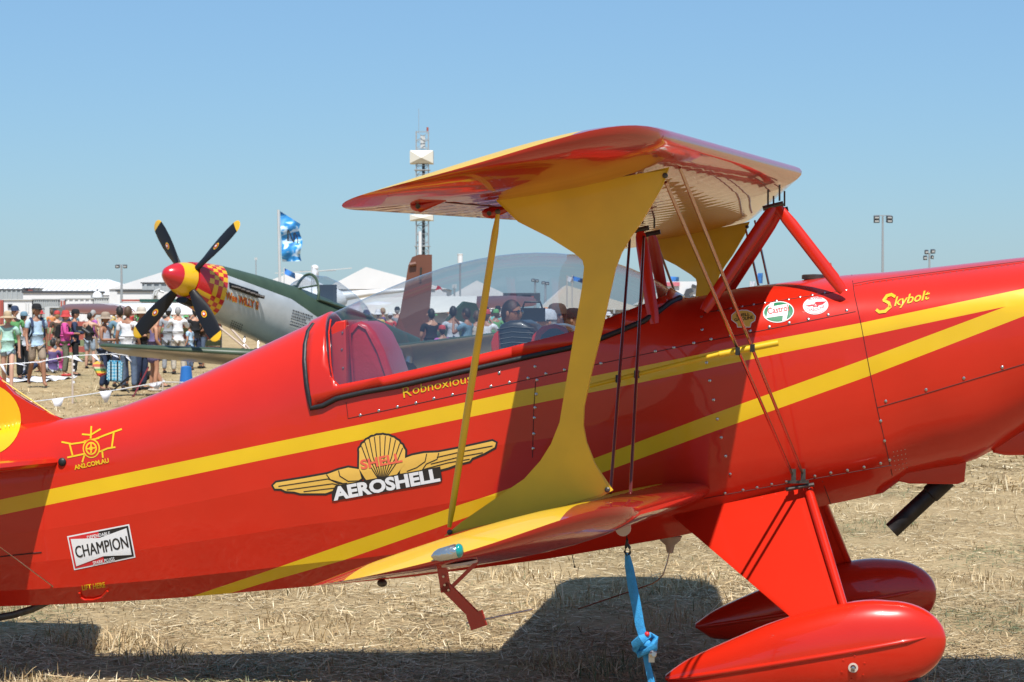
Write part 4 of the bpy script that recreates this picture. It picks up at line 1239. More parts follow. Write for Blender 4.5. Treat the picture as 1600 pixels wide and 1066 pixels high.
# propeller
for k, ang in enumerate((43, 134, 223, 314)):
    ca, sa = math.cos(R(ang)), math.sin(R(ang))
    rad = Vector((0, ca, sa)); tan = Vector((0, -sa, ca)); ax = Vector((1, 0, 0))
    def ringat(r_, ch, th, tw):
        cdir = tan * math.cos(R(tw)) + ax * math.sin(R(tw)) * -1
        nd = tan * math.sin(R(tw)) + ax * math.cos(R(tw))
        out = []
        for j in range(14):
            a = 2 * math.pi * j / 14
            p = rad * r_ + cdir * (ch / 2 * math.cos(a)) + nd * (th / 2 * math.sin(a))
            out.append(Q(p.x - .02, p.y, p.z))
        return out
    secs = [(.28, .15, .12, 30), (.42, .18, .10, 26), (.6, .24, .07, 22), (.85, .31, .05, 17), (1.1, .335, .04, 14), (1.35, .325, .03, 12), (1.55, .285, .022, 11), (1.56, .28, .022, 11), (1.62, .24, .018, 10), (1.67, .15, .013, 10), (1.69, .05, .008, 10)]
    b = NB(); loft(b, [ringat(*q) for q in secs[:7]]); bl = addpart('propeller_blade', b, M['blade'])
    b = NB(); loft(b, [ringat(*q) for q in [(1.55, .287, .024, 11)] + secs[7:]]); addpart('blade_tip', b, M['wyel'], bl)
    for nm, sc_, m_, o_ in (('blade_badge', 1, M['wyel'], .0), ('badge_centre', .7, M['wred'], .006), ('badge_centre', .35, M['sticker_white'], .012)):
        b = NB(); tw = R(16); cdir = tan * math.cos(tw) - ax * math.sin(tw); nd = tan * math.sin(tw) + ax * math.cos(tw)
        vv = []
        for j in range(14):
            a = 2 * math.pi * j / 14
            p = rad * (.98 + .085 * sc_ * math.cos(a)) + cdir * (.055 * sc_ * math.sin(a)) + nd * (.024 + o_); vv.append(b.verts.new(Q(p.x - .02, p.y, p.z)))
        b.faces.new(vv); addpart(nm, b, m_, bl)
# cockpit canopy
def frame_ring(x, ht, wd, n=16, base=.38):
    return [(x - .25 * math.sin(math.pi * k / n) * 0, wd * math.cos(math.pi * k / n), base + ht * math.sin(math.pi * k / n)) for k in range(n + 1)]
b = NB(); arcs = [[Q(*p) for p in frame_ring(x, h_, w_)] for x, h_, w_ in ((-2.95, .16, .22), (-3.15, .36, .33), (-3.45, .56, .36))]
loft(b, arcs, closed=False, cap=False); addpart('windscreen', b, M['glass'])
b = NB(); arcs = [[Q(*p) for p in frame_ring(x, h_, w_)] for x, h_, w_ in ((-3.45, .56, .36), (-3.9, .64, .38), (-4.3, .62, .37), (-4.8, .50, .33), (-5.2, .34, .27), (-5.5, .16, .15))]
loft(b, arcs, closed=False, cap=False); addpart('bubble_canopy', b, M['glass'])
b = NB(); tube(b, [Q(*p) for p in frame_ring(-3.45, .57, .365)], .03, 6); addpart('canopy_arch', b, M['olive'])
for s in (1, -1):
    b = NB(); tube(b, [Q(-3.45, .30 * s, .38 + .33), Q(-2.9, .2 * s, .50)], .022, 6); addpart('windscreen_post', b, M['olive'])
b = NB(); tube(b, [Q(x, y, z) for x, y, z in ((-3.45, .37, .40), (-4.3, .385, .40), (-5.2, .29, .42), (-5.6, .05, .46))], .03, 6); addpart('canopy_rail', b, M['olive'])
b = NB(); box(b, Q(-4.1, 0, .62), (.12, .42, .5)); addpart('pilot_seat', b, M['dgrey'], smooth=False)
# wings (points given on the photo at their real distance)
def WW(px, py, Y): return WMI @ W(px, py, Y)
back = Vector((-1, 0, -math.tan(R(10.5))))
def warwing(name, secs, tipface):
    b = NB(); rings = []
    for P_, ch, th in secs:
        ring = []
        for x in XS: ring.append(P_ + back * ch * x + Vector((0, 0, 1)) * naca(th, x) * ch * .9)
        for x in XS[-2:0:-1]: ring.append(P_ + back * ch * x - Vector((0, 0, 1)) * naca(th, x) * ch * .75)
        rings.append(ring)
    loft(b, rings)
    for f in b.faces:
        f.normal_update()
    bmesh.ops.recalc_face_normals(b, faces=b.faces)
    for f in b.faces:
        c = f.calc_center_median()
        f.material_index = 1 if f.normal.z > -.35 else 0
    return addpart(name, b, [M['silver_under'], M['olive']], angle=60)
P0 = WW(452, 558, 46.6); P1 = WW(366, 552, 46.3); P2 = WW(150, 540, 46.2); P3 = WW(139, 539, 46.2)
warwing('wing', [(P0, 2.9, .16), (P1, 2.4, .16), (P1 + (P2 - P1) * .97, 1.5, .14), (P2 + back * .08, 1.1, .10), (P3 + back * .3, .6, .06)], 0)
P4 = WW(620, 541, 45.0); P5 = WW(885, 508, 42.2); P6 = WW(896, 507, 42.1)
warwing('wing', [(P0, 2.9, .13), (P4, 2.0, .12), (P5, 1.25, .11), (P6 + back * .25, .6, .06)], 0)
for py_, dz in ((0, 0),):
    b = NB()
    for A0, A1, f0, f1 in ((P1, P2, .2, .93),):
        for t in range(1):
            p = A0 + (A1 - A0) * .18 + back * 1.9; tube(b, [p + Vector((0, 0, -.04)), p + Vector((.12, 0, -.2)), p + Vector((.3, 0, -.06))], .03, 6)
    addpart('aileron_bracket', b, M['dark_steel'])
for gp in (WW(412, 600, 47.2), WW(640, 600, 45.6)):
    gx, gy = gp.x, gp.y
    b = NB(); tube(b, [Vector((gx, gy, .95)), Vector((gx + .1, gy, .35))], .07, 10); leg_ = addpart('wheel_leg', b, M['steel'])
    b = NB(); lathe(b, Vector((gx + .1, gy - .11, .36)), (0, 1, 0), [(0, .2), (.02, .32), (.08, .36), (.14, .36), (.2, .32), (.22, .2)], 24); addpart('main_wheel', b, M['black'], leg_)
b = NB(); tube(b, [Vector((-8.0, 0, .8)), Vector((-8.1, 0, .2))], .05, 8); l2 = addpart('tailwheel_leg', b, M['dark_steel'])
b = NB(); lathe(b, Vector((-8.1, -.06, .16)), (0, 1, 0), [(0, .08), (.02, .15), (.1, .15), (.12, .08)], 16); addpart('tailwheel', b, M['black'], l2)
b = NB(); rings = []
for x, z0, z1, th in ((0, 0, 1, 1),): pass
fo = [(-7.6, .35), (-8.2, 1.2), (-8.55, 1.55), (-8.95, 1.6), (-9.3, 1.3), (-9.45, .2), (-9.2, -.05)]
A_ = [b.verts.new(Q(x, .04, z)) for x, z in fo]; B_ = [b.verts.new(Q(x, -.04, z)) for x, z in fo]
b.faces.new(A_); b.faces.new(list(reversed(B_)))
for i in range(len(fo)): b.faces.new((A_[i], B_[i], B_[(i + 1) % len(fo)], A_[(i + 1) % len(fo)]))
addpart('tail_fin', b, M['olive'])
for s in (1, -1):
    b = NB(); rings = []
    for y, x0, x1 in ((.1, -7.9, -9.1), (1.9, -8.3, -8.95), (2.0, -8.45, -8.85)):
        rings.append([Q(x0, y * s, .15), Q(x0 - .15, y * s, .20), Q(x1, y * s, .15), Q(x0 - .15, y * s, .10)])
    loft(b, rings); addpart('tailplane', b, M['silver'])

# ================================================================== OTHER BACKGROUND
def tagm(o, label, cat, group=None, kind=None): return setp(o, label, cat, group, kind)
def hexa(b, px0, px1, py0, py1, D, dep, mi=0):
    p0 = W(px0, py0, D); p1 = W(px1, py1 if py1 else 483, D); z1 = p0.z; z0 = p1.z if py1 else 0
    box(b, ((p0.x + p1.x) / 2, D + dep / 2, (z0 + z1) / 2), (abs(p1.x - p0.x), dep, z1 - z0), None, mi)
def local_empty(name, px, D, label, cat, group=None):
    p = W(px, 483, D); return empty(name, (p.x, D, 0), label, cat, group)
def bchild(name, b, mats, par, **k):
    for v in b.verts: v.co -= par.location
    return build(name, b, mats, par, **k)

# long marquee on the left with ribbed roof
def marquee(label, px0, px1, pyr, pye, D, dep, ridge=None, gable=False, m='tent', nb=0, group=None, hip=True):
    e = local_empty('marquee', (px0 + px1) / 2, D, label, 'marquee', group)
    a0, a1 = W(px0, pye, D), W(px1, pye, D)
    ze = a0.z; zr = W(0, pyr, D + dep / 2).z
    b = NB()
    if not gable:
        ins = (a1.x - a0.x) * .0 + (dep * .25 if hip else 0)
        v = [b.verts.new(p) for p in ((a0.x, D, ze), (a1.x, D, ze), (a1.x, D + dep, ze), (a0.x, D + dep, ze), (a0.x + ins, D + dep / 2, zr), (a1.x - ins, D + dep / 2, zr))]
        for q in ((0, 1, 5, 4), (1, 2, 5), (2, 3, 4, 5), (3, 0, 4)): b.faces.new([v[i] for i in q])
    else:
        xr = W(ridge, 483, D).x
        v = [b.verts.new(p) for p in ((a0.x, D, ze), (a1.x, D, ze), (a1.x, D + dep, ze), (a0.x, D + dep, ze), (xr, D, zr), (xr, D + dep, zr))]
        for q in ((0, 1, 4), (1, 2, 5, 4), (2, 3, 5), (3, 0, 4, 5)): b.faces.new([v[i] for i in q])
    bchild('roof', b, M[m], e, smooth=False)
    b = NB(); box(b, ((a0.x + a1.x) / 2, D + dep / 2, ze / 2 - .02), (a1.x - a0.x - .3, dep - .3, ze)); bchild('wall', b, M[m], e, smooth=False)
    for k in range(nb):
        x = a0.x + (a1.x - a0.x) * (k + .5) / nb
        if not gable and not (a0.x + ins < x < a1.x - ins): continue
        b = NB()
        if not gable:
            bar(b, (x, D - .03, ze + .05), (x, D + dep / 2, zr + .06), .16, .10)
        else:
            bar(b, (x, D - .06, 0), (x, D - .06, ze), .12, .1)
        bchild('roof_seam', b, M['lgrey'], e, smooth=False)
    return e
marquee('very long white marquee with ribbed roof on the far left horizon', -140, 214, 437, 461, 330, 24, nb=44)
marquee('white peaked marquee rising behind the checkered nose of the fighter', 168, 330, 427, 452, 260, 20, ridge=255, gable=True)
marquee('white peaked marquee right of the brown tail fin base', 505, 700, 420, 452, 210, 18, ridge=572, gable=True)
marquee('small white marquee between the blue flag and the green cockpit', 400, 500, 427, 447, 300, 14, ridge=455, gable=True)
marquee('long white marquee with curved roof seen through the canopy glass', 690, 812, 440, 470, 180, 14, ridge=745, gable=True)
marquee('cream gabled tent with pole seams seen through the canopy front', 842, 1010, 447, 484, 140, 10, ridge=885, gable=True, m='tent_cream', nb=5)
marquee('cream tent roof behind the small far strut', 1000, 1110, 452, 476, 200, 12, ridge=1050, gable=True, m='tent_cream')
marquee('low white marquee beyond the engine cowling', 1110, 1215, 451, 470, 240, 12, ridge=1150, gable=True)
for q in ((W(715, 397, 150), W(723, 411, 150)),):
    e = local_empty('chimney_pipe', 719, 150, 'white round vent pipe standing above the bubble canopy', 'pipe')
    b = NB(); lathe(b, (e.location.x, 150, 0), (0, 0, 1), [(0, .06), (4.7, .06)], 8); bchild('pole', b, M['mast'], e)
    b = NB(); z0 = W(719, 411, 150).z; lathe(b, (e.location.x, 150, z0), (0, 0, 1), [(0, .17), (.52, .17), (.54, .19), (.6, .19)], 14); bchild('pipe_head', b, M['white'], e)

def shed(label, px0, px1, py0, py1, D, dep, m, roofm=None, cat='building', name='site_building', group=None, panels=0, win=None, trim=.25):
    e = local_empty(name, (px0 + px1) / 2, D, label, cat, group)
    b = NB(); hexa(b, px0, px1, py0, py1, D, dep); bchild('wall', b, M[m], e, smooth=False)
    if roofm:
        b = NB(); p0, p1 = W(px0, py0, D), W(px1, py0, D)
        box(b, ((p0.x + p1.x) / 2, D + dep / 2, p0.z + trim / 2), (p1.x - p0.x + .3, dep + .3, trim)); bchild('roof', b, M[roofm], e, smooth=False)
    for k in range(panels):
        b = NB(); p0, p1 = W(px0, py0, D), W(px1, py1 or 505, D); x = p0.x + (p1.x - p0.x) * (k + .5) / panels
        z0 = p1.z if py1 else 0
        box(b, (x, D - .05, (p0.z + z0) / 2), ((p1.x - p0.x) / panels * .35, .1, p0.z - z0 - .2)); bchild('wall_rib', b, M[m], e, smooth=False)
    for wd_ in (win or []):
        b = NB(); hexa(b, wd_[0], wd_[1], wd_[2], wd_[3], D - .12, .1); bchild(wd_[4], b, M[wd_[5]], e, smooth=False)
    return e
shed('grey corrugated site building at the far left edge', -30, 37, 453, None, 300, 8, 'grey', 'dgrey', panels=9, trim=.12)
shed('small brown and grey cabin on the left skyline', 37, 54, 451.5, None, 302, 5, 'lgrey', 'dgrey', win=[(39, 51, 453, 458, 'brown_panel', 'brick_red')], trim=.12)
shed('low white building with dark roof edge left of the striped brown wing', 36, 142, 458, None, 290, 9, 'white', 'dgrey', trim=.28)
shed('grey metal box building below the white peaked marquee', 222, 290, 443, None, 250, 6, 'grey', 'dgrey', panels=6, trim=.12)
shed('white cabin with dark outline left of the fighter spinner', 183, 236, 456, None, 240, 6, 'white', 'dgrey', trim=.2)
shed('white container with black and yellow emblem plate on its side', 6, 50, 469, None, 262, 6, 'white', 'lgrey', 'container', 'shipping_container', 'shipping containers along the field edge', win=[(12, 19, 475, 482, 'emblem_plate', 'dgrey'), (13.6, 17.4, 476.5, 480.5, 'emblem', 'wyel'), (40, 41, 474, 488, 'door_bar', 'lgrey'), (44, 45, 474, 488, 'door_bar', 'lgrey')], trim=.1)
shed('faded red shipping container cut by the left photo edge', -20, 5, 469, None, 263, 6, 'brick_red', None, 'container', 'shipping_container', 'shipping containers along the field edge', panels=4)
shed('grey ribbed shipping container beside the white one', 52, 92, 468, None, 262, 6, 'grey', 'lgrey', 'container', 'shipping_container', 'shipping containers along the field edge', panels=12, trim=.1, win=[(70, 77, 480, 500, 'doorway', 'lgrey')])
shed('container end with red and grey doors', 93, 102, 468, None, 262, 6, 'lgrey', None, 'container', 'shipping_container', 'shipping containers along the field edge', win=[(94.5, 97, 470, 500, 'red_door', 'brick_red'), (99, 101.5, 470, 500, 'red_door', 'brick_red')])
shed('white shipping container above the tip of the brown wing', 103, 145, 467, None, 262, 6, 'white', 'lgrey', 'container', 'shipping_container', 'shipping containers along the field edge', trim=.1, panels=5)
shed('pale grey corrugated container behind the striped brown wing', 146, 190, 466, None, 262, 6, 'lgrey', 'grey', 'container', 'shipping_container', 'shipping containers along the field edge', trim=.1, panels=12)
shed('dark doorway shed behind the woman in pink', 78, 90, 481, None, 150, 4, 'grey', 'lgrey', win=[(81, 87, 484, 498, 'doorway', 'dgrey')], trim=.08)
shed('dark stage equipment stack seen through the canopy', 786, 844, 458, 471, 120, 3, 'dgrey', None, 'equipment', 'stage_equipment', win=[(797, 808, 459, 468, 'speaker_panel', 'exhaust'), (815, 830, 461, 470, 'speaker_panel', 'exhaust'), (828, 834, 463, 467, 'orange_panel', 'brick_red')])
# water tanks
for i, (px, wd_, py, D, lab) in enumerate(((152, 17, 455, 280, 'round white water tank with a small cap behind the white building'), (60, 8, 455, 296, 'small pale domed tank on the left skyline'))):
    e = local_empty('water_tank', px, D, lab, 'tank'); r_ = wd_ / 2 * D / FPX; z1 = W(0, py, D).z
    b = NB(); lathe(b, (e.location.x, D, 0), (0, 0, 1), [(0, r_), (z1 * .78, r_), (z1 * .93, r_ * .75), (z1, r_ * .2)], 20); bchild('tank_shell', b, M['white'], e)
    b = NB(); lathe(b, (e.location.x, D, z1 - .05), (0, 0, 1), [(0, r_ * .15), (.3, r_ * .15)], 8); bchild('cap', b, M['dgrey'], e)
# trailer: long flat load
e = local_empty('flatbed_trailer', 235, 215, 'long trailer loaded with red and dark green lengths left of the fighter nose', 'trailer')
b = NB(); hexa(b, 190, 228, 468, 471, 215, 2.4); bchild('red_load', b, M['brick_red'], e, smooth=False)
b = NB(); hexa(b, 218, 280, 467.5, 472, 214, 2.4); bchild('green_load', b, M['dk_green'], e, smooth=False)
b = NB(); hexa(b, 188, 284, 472.3, 475, 215, 2.4); bchild('deck', b, M['grey'], e, smooth=False)
for px in (200, 208, 262, 270):
    b = NB(); p = W(px, 483, 215); lathe(b, (p.x, 214.8, .5), (0, 1, 0), [(0, .35), (.05, .5), (.35, .5)], 14); bchild('wheel', b, M['black'], e)
# crane truck, white cab with frame
e = local_empty('crane_truck', 262, 235, 'white truck with a folded crane arm behind the fighter nose', 'truck')
b = NB(); hexa(b, 240, 288, 456, 469, 235, 2.5); bchild('body', b, M['white'], e, smooth=False)
b = NB(); hexa(b, 236, 246, 460, 470, 234.6, 2.4); bchild('cab', b, M['white'], e, smooth=False)
b = NB(); hexa(b, 237.5, 243, 461.5, 465, 234.4, .2); bchild('cab_window', b, M['dgrey'], e, smooth=False)
for pts in (((238, 468), (242, 455), (250, 452)), ((243, 462), (247, 454)), ((250, 455), (256, 457))):
    b = NB(); tube(b, [W(x, y, 234.2) for x, y in pts], .12, 6); bchild('crane_arm', b, M['lgrey'], e)
for px in (242, 256, 278):
    b = NB(); p = W(px, 483, 235); lathe(b, (p.x, 234.8, .55), (0, 1, 0), [(0, .4), (.05, .55), (.35, .55)], 14); bchild('wheel', b, M['black'], e)

# neighbouring light aeroplanes
def slab_wing(b, secs, th=.12):
    rings = []
    for A0, A1, t in secs:
        A0, A1 = Vector(A0), Vector(A1); c = (A1 - A0).length; ring = []
        for x in XS: ring.append(A1 + (A0 - A1) * (1 - x) + Vector((0, 0, naca(t, x) * c)))
        for x in XS[-2:0:-1]: ring.append(A1 + (A0 - A1) * (1 - x) - Vector((0, 0, naca(t, x) * c * .6)))
        rings.append(ring)
    loft(b, rings)
e = local_empty('high_wing_aeroplane', 330, 78, 'high wing aeroplane with brown striped wingtip and white wing left of the fighter', 'aeroplane')
def sec(px, pyf, pyb, D, ch, t=.12):     # front edge lower (far side rises)
    a = W(px, pyf, D); c = W(px, pyb, D + ch); c.x = a.x + .15 * ch * 0
    return (a, Vector((a.x, D + ch, c.z)), t)
def sec2(pxf, pyf, pxb, pyb, D, ch, t=.12, dz=0):
    a = W(pxf, pyf, D); c = W(pxb, pyb, D + ch); a.z += dz; c.z += dz
    return (a, c, t)
b = NB(); slab_wing(b, [sec2(97, 483, 96, 480, 76.6, .7, .06), sec2(102, 486, 98, 477, 76, 1.5, .10), sec2(118, 489, 108, 475, 76, 1.8), sec2(160, 491, 130, 474.5, 76.5, 1.9), sec2(214, 491.5, 170, 474.5, 77, 1.9)])
bchild('brown_wingtip', b, M['brown'], e)
for f_ in (192, 200, 208):
    b = NB(); slab_wing(b, [sec2(f_, 491.7, f_ - 42, 474.2, 76.97, 1.96, .135), sec2(f_ + 3, 491.7, f_ - 39.5, 474.2, 76.97, 1.96, .135)]); bchild('wing_stripe', b, M['white'], e)
b = NB(); slab_wing(b, [sec2(214, 491.6, 170, 474.5, 77, 1.9), sec2(320, 491, 318, 473, 78, 1.9), sec2(440, 490, 440, 471, 79, 1.9)])
bchild('white_wing', b, M['white'], e)
for pts in (((318, 491), (388, 548)), ((340, 491), (392, 548))):
    b = NB(); tube(b, [W(x, y, 77.5) for x, y in pts], .035, 6, 1.6); bchild('wing_strut', b, M['beige'], e)
b = NB(); rings = []
for px, hh, ww in ((360, .25, .3), (375, .45, .42), (400, .7, .5), (430, .75, .5), (480, .5, .4), (540, .25, .2)):
    c = W(px, 520, 79); rings.append([Vector((c.x, 79 + ww * math.cos(2 * math.pi * k / 16), 1.35 + hh * math.sin(2 * math.pi * k / 16))) for k in range(16)])
loft(b, rings); bchild('fuselage', b, M['white'], e)
for px in (380, 402):
    b = NB(); p = W(px, 483, 78.4); lathe(b, (p.x, 78.4, .22), (0, 1, 0), [(0, .12), (.03, .22), (.15, .22), (.18, .12)], 16); bchild('wheel', b, M['black'], e)
    b = NB(); tube(b, [(p.x, 78.5, .22), (p.x, 78.9, .9)], .03, 6); bchild('wheel_leg', b, M['steel'], e)

e = local_empty('brown_aeroplane', 650, 62, 'brown aeroplane whose tail fin stands up behind the bubble canopy', 'aeroplane')
b = NB()
fo = [(612, 560), (614, 527), (628, 486), (634, 440), (638, 415), (644, 402), (654, 398), (675, 398), (675, 440), (670, 500), (664, 527), (662, 560)]
P = [W(x, y, 62) for x, y in fo]
A_ = [b.verts.new(p + Vector((0, -.05, 0))) for p in P]; B_ = [b.verts.new(p + Vector((0, .05, 0))) for p in P]
f1 = b.faces.new(A_); f2 = b.faces.new(list(reversed(B_)))
for i in range(len(P)): b.faces.new((A_[i], B_[i], B_[(i + 1) % len(P)], A_[(i + 1) % len(P)]))
bmesh.ops.bevel(b, geom=list(f1.edges) + list(f2.edges), offset=.04, segments=2, affect='EDGES')
bchild('tail_fin', b, M['brown'], e, angle=30)
b = NB(); tube(b, [W(658, 418, 61.9), W(657, 436, 61.9)], .03, 6); bchild('rudder_hinge', b, M['dark_steel'], e)
b = NB(); tube(b, [W(640, 414, 61.9), W(650, 412, 61.9)], .06, 8); bchild('tail_light', b, M['brown'], e)
b = NB(); rings = []
for px, hh, ww in ((600, .15, .15), (640, .3, .3), (720, .5, .42), (800, .6, .48), (880, .5, .45), (905, .2, .2)):
    c = W(px, 520, 62); rings.append([Vector((c.x, 62.6 + ww * math.cos(2 * math.pi * k / 16), .95 + hh * math.sin(2 * math.pi * k / 16))) for k in range(16)])
for px in (790, 815):
    pass
# white wing with brown tip seen through the canopy
e2 = local_empty('white_winged_aeroplane', 700, 84, 'white high wing aeroplane with brown wingtip seen through the canopy glass', 'aeroplane')
b = NB(); slab_wing(b, [sec(560, 492, 466, 84, 2.0), sec(680, 489, 463, 84, 2.0), sec(744, 485, 463, 84, 2.0)]); bchild('white_wing', b, M['tent_cream'], e2)
b = NB(); slab_wing(b, [sec(744, 485, 463, 84, 2.0), sec(800, 481, 462, 84, 1.9), sec(832, 478, 464, 84.3, 1.3, .1), sec(838, 476, 468, 84.6, .6, .06)]); bchild('brown_wingtip', b, M['brown'], e2)
b = NB(); rings = []
for px, hh, ww in ((520, .25, .3), (545, .55, .45), (590, .75, .5), (640, .6, .5), (700, .3, .25)):
    c = W(px, 520, 85); rings.append([Vector((c.x, 85 + ww * math.cos(2 * math.pi * k / 16), 1.3 + hh * math.sin(2 * math.pi * k / 16))) for k in range(16)])
loft(b, rings); bchild('fuselage', b, M['white'], e2)
for px in (550, 600):
    b = NB(); p = W(px, 483, 84.6); lathe(b, (p.x, 84.6, .25), (0, 1, 0), [(0, .14), (.03, .25), (.15, .25), (.18, .14)], 16); wl = bchild('wheel', b, M['black'], e2)
    b = NB(); tube(b, [(p.x, 84.7, .25), (p.x, 84.9, .9)], .03, 6); bchild('wheel_leg', b, M['steel'], e2)
# small red and white tail fin with number
e = local_empty('tail_of_small_aeroplane', 690, 110, 'white tail fin with red tip behind the brown fin seen through the canopy', 'aeroplane')
for nm, fo, m_ in (('white_fin', [(678, 470), (680, 454), (688, 452), (704, 468), (704, 474)], 'white'), ('red_fin_tip', [(680, 454), (684, 446), (689, 449), (691, 454), (688, 452)], 'wred'), ('fuselage_end', [(640, 474), (678, 468), (720, 472), (720, 484), (640, 484)], 'white')):
    b = NB(); P = [W(x, y, 110) for x, y in fo]
    A_ = [b.verts.new(p + Vector((0, -.06, 0))) for p in P]; B_ = [b.verts.new(p + Vector((0, .5 if nm[0] == 'f' else .06, 0))) for p in P]
    b.faces.new(A_); b.faces.new(list(reversed(B_)))
    for i in range(len(P)): b.faces.new((A_[i], B_[i], B_[(i + 1) % len(P)], A_[(i + 1) % len(P)]))
    bchild(nm, b, M[m_], e, smooth=False)
# helicopter with drooping rotor
e = local_empty('helicopter', 492, 170, 'helicopter with long drooping white rotor blades on the skyline by the blue flag', 'helicopter')
c = W(492, 424, 170)
for dx, dz in ((-62, 427), (-20, 424), (58, 419), (30, 423)):
    b = NB(); p = W(492 + dx, dz, 170 + (6 if abs(dx) < 40 else 0)); bar(b, c, p, .3, .06); bchild('rotor_blade', b, M['lgrey'], e, smooth=False)
b = NB(); tube(b, [c - Vector((0, 0, 1.3)), c + Vector((0, 0, .2))], .15, 8); bchild('rotor_mast', b, M['lgrey'], e)
b = NB(); ball(b, c + Vector((0, 0, .25)), .28, (1, 1, .8)); bchild('rotor_hub', b, M['white'], e)
b = NB(); cc = c - Vector((0, 0, 2.1)); ball(b, cc, 1.1, (2.2, 1, 1), 20, 12); bd = bchild('fuselage', b, M['white'], e)
b = NB(); tube(b, [cc, cc + Vector((4, 0, .5)), cc + Vector((7.5, 0, .8))], [.5, .25, .12], 10); bchild('tail_boom', b, M['white'], e)
for s in (-1, 1):
    b = NB(); tube(b, [(cc.x - 2, 170 + s, .1), (cc.x + 1.6, 170 + s, .1)], .06, 6); bchild('skid', b, M['mast'], e)
    b = NB(); tube(b, [(cc.x, 170 + s, .1), (cc.x, 170 + s * .5, cc.z)], .05, 6); bchild('skid_leg', b, M['mast'], e)

# radar tower
D = 400
e = local_empty('radar_tower', 660, D, 'tall lattice radar tower with cream box antennas above the crowd', 'tower')
x0 = e.location.x; ztop = W(0, 206, D).z
def zz_(py): return W(0, py, D).z
hw = 1.05
for k, (sx, sy) in enumerate(((-1, -1), (1, -1), (1, 1), (-1, 1))):
    b = NB(); bar(b, (x0 + sx * hw, D + sy * hw, 0), (x0 + sx * hw, D + sy * hw, ztop), .16, .16); bchild('tower_leg', b, M['mast'], e, smooth=False)
nb_ = 22
b = NB()
for i in range(nb_):
    z0 = ztop * i / nb_; z1 = ztop * (i + 1) / nb_
    for (ax_, ay_), (bx_, by_) in (((-1, -1), (1, -1)), ((1, -1), (1, 1)), ((1, 1), (-1, 1)), ((-1, 1), (-1, -1))):
        A0 = (x0 + ax_ * hw, D + ay_ * hw); A1 = (x0 + bx_ * hw, D + by_ * hw)
        if i % 2: A0, A1 = A1, A0
        bar(b, (*A0, z0), (*A1, z1), .08, .08); bar(b, (*A0, z1), (*A1, z1), .08, .08)
bchild('lattice_bracing', b, M['mast'], e, smooth=False)['kind'] = 'stuff'
b = NB(); bar(b, (x0 + .2, D, 0), (x0 + .2, D, zz_(240)), .5, .5); bchild('cable_run', b, M['dgrey'], e, smooth=False)
b = NB(); tube(b, [(x0 - .35, D - 1.2, zz_(398)), (x0 - .35, D - 1.2, zz_(362))], .28, 10); bchild('white_pipe', b, M['white'], e)
for p0, p1 in ((236, 256), (336, 345)):
    w2, d2 = 2.0, 1.8; za, zb = zz_(p1), zz_(p0); zm = (za + zb) / 2 
    b = NB(); vs_ = [b.verts.new((x0 - .1 + sx * w2, D - 1.3 + sy, z)) for sx in (-1, 1) for sy in (0, 3.4) for z in (za, zb)]
    c_ = b.verts.new((x0 - .1, D - 2.0, za + (zb - za) * .42)); bt = None
    b.faces.new((vs_[0], vs_[4], c_)); b.faces.new((vs_[4], vs_[5], c_)); b.faces.new((vs_[5], vs_[1], c_)); b.faces.new((vs_[1], vs_[0], c_))
    b.faces.new((vs_[2], vs_[3], vs_[7], vs_[6])); b.faces.new((vs_[0], vs_[1], vs_[3], vs_[2])); b.faces.new((vs_[4], vs_[6], vs_[7], vs_[5])); b.faces.new((vs_[1], vs_[5], vs_[7], vs_[3])); b.faces.new((vs_[0], vs_[2], vs_[6], vs_[4]))
    bchild('radar_housing', b, M['cream'], e, smooth=False)
for z in (zz_(266), zz_(385)):
    b = NB(); box(b, (x0, D, z), (2.7, 2.7, .15)); bchild('platform', b, M['mast'], e, smooth=False)
b = NB(); box(b, (x0 + .1, D - .4, zz_(222)), (.8, .6, 2.2)); bchild('antenna_panel', b, M['lgrey'], e, smooth=False)
b = NB(); tube(b, [(x0 + .9, D, ztop), (x0 + .9, D, zz_(199))], .18, 6); bchild('beacon', b, M['brick_red'], e)
b = NB(); tube(b, [(x0 - .6, D, ztop), (x0 - .6, D, zz_(170))], .04, 5); bchild('whip_aerial', b, M['mast'], e)

# flood light masts
def flood_mast(px, pytop, D, label, heads, w_=5):
    e = local_empty('light_mast', px, D, label, 'light mast', 'floodlight masts around the show ground')
    z1 = W(0, pytop, D).z; x = e.location.x; s = D / FPX
    b = NB(); tube(b, [(x, D, 0), (x, D, z1)], [.11 * D / 150, .06 * D / 150], 8); bchild('mast', b, M['mast'], e)
    b = NB(); bar(b, (x - w_ * s, D, z1), (x + w_ * s, D, z1), .06, .06); bchild('crossbar', b, M['mast'], e, smooth=False)
    for dx, dy, hw_, hh_ in heads:
        b = NB(); box(b, (x + dx * s, D - .1, z1 - dy * s), (hw_ * s, .25, hh_ * s), Matrix.Rotation(R(-12 if dx < 0 else 12), 3, 'Z') @ Matrix.Rotation(R(14), 3, 'X')); h_ = bchild('floodlight', b, M['dgrey'], e, smooth=False)
        b = NB(); box(b, (x + dx * s, D - .26, z1 - dy * s - .02), (hw_ * s * .7, .03, hh_ * s * .45), Matrix.Rotation(R(14), 3, 'X'))
        for v in b.verts: v.co -= e.location
        build('lamp_glass', b, M['lgrey'], h_, smooth=False)
    return e
flood_mast(190, 414, 230, 'slim light mast over the containers left of the spinner', [(-6, 2.5, 6, 5), (6, 2.5, 6, 5)], 7)
flood_mast(1379, 337, 150, 'tall light mast with four floodlights standing above the engine cowling', [(-10, 3, 9, 5), (-10, 8.5, 9, 5), (10, 3, 9, 5), (10, 8.5, 9, 5)], 13)
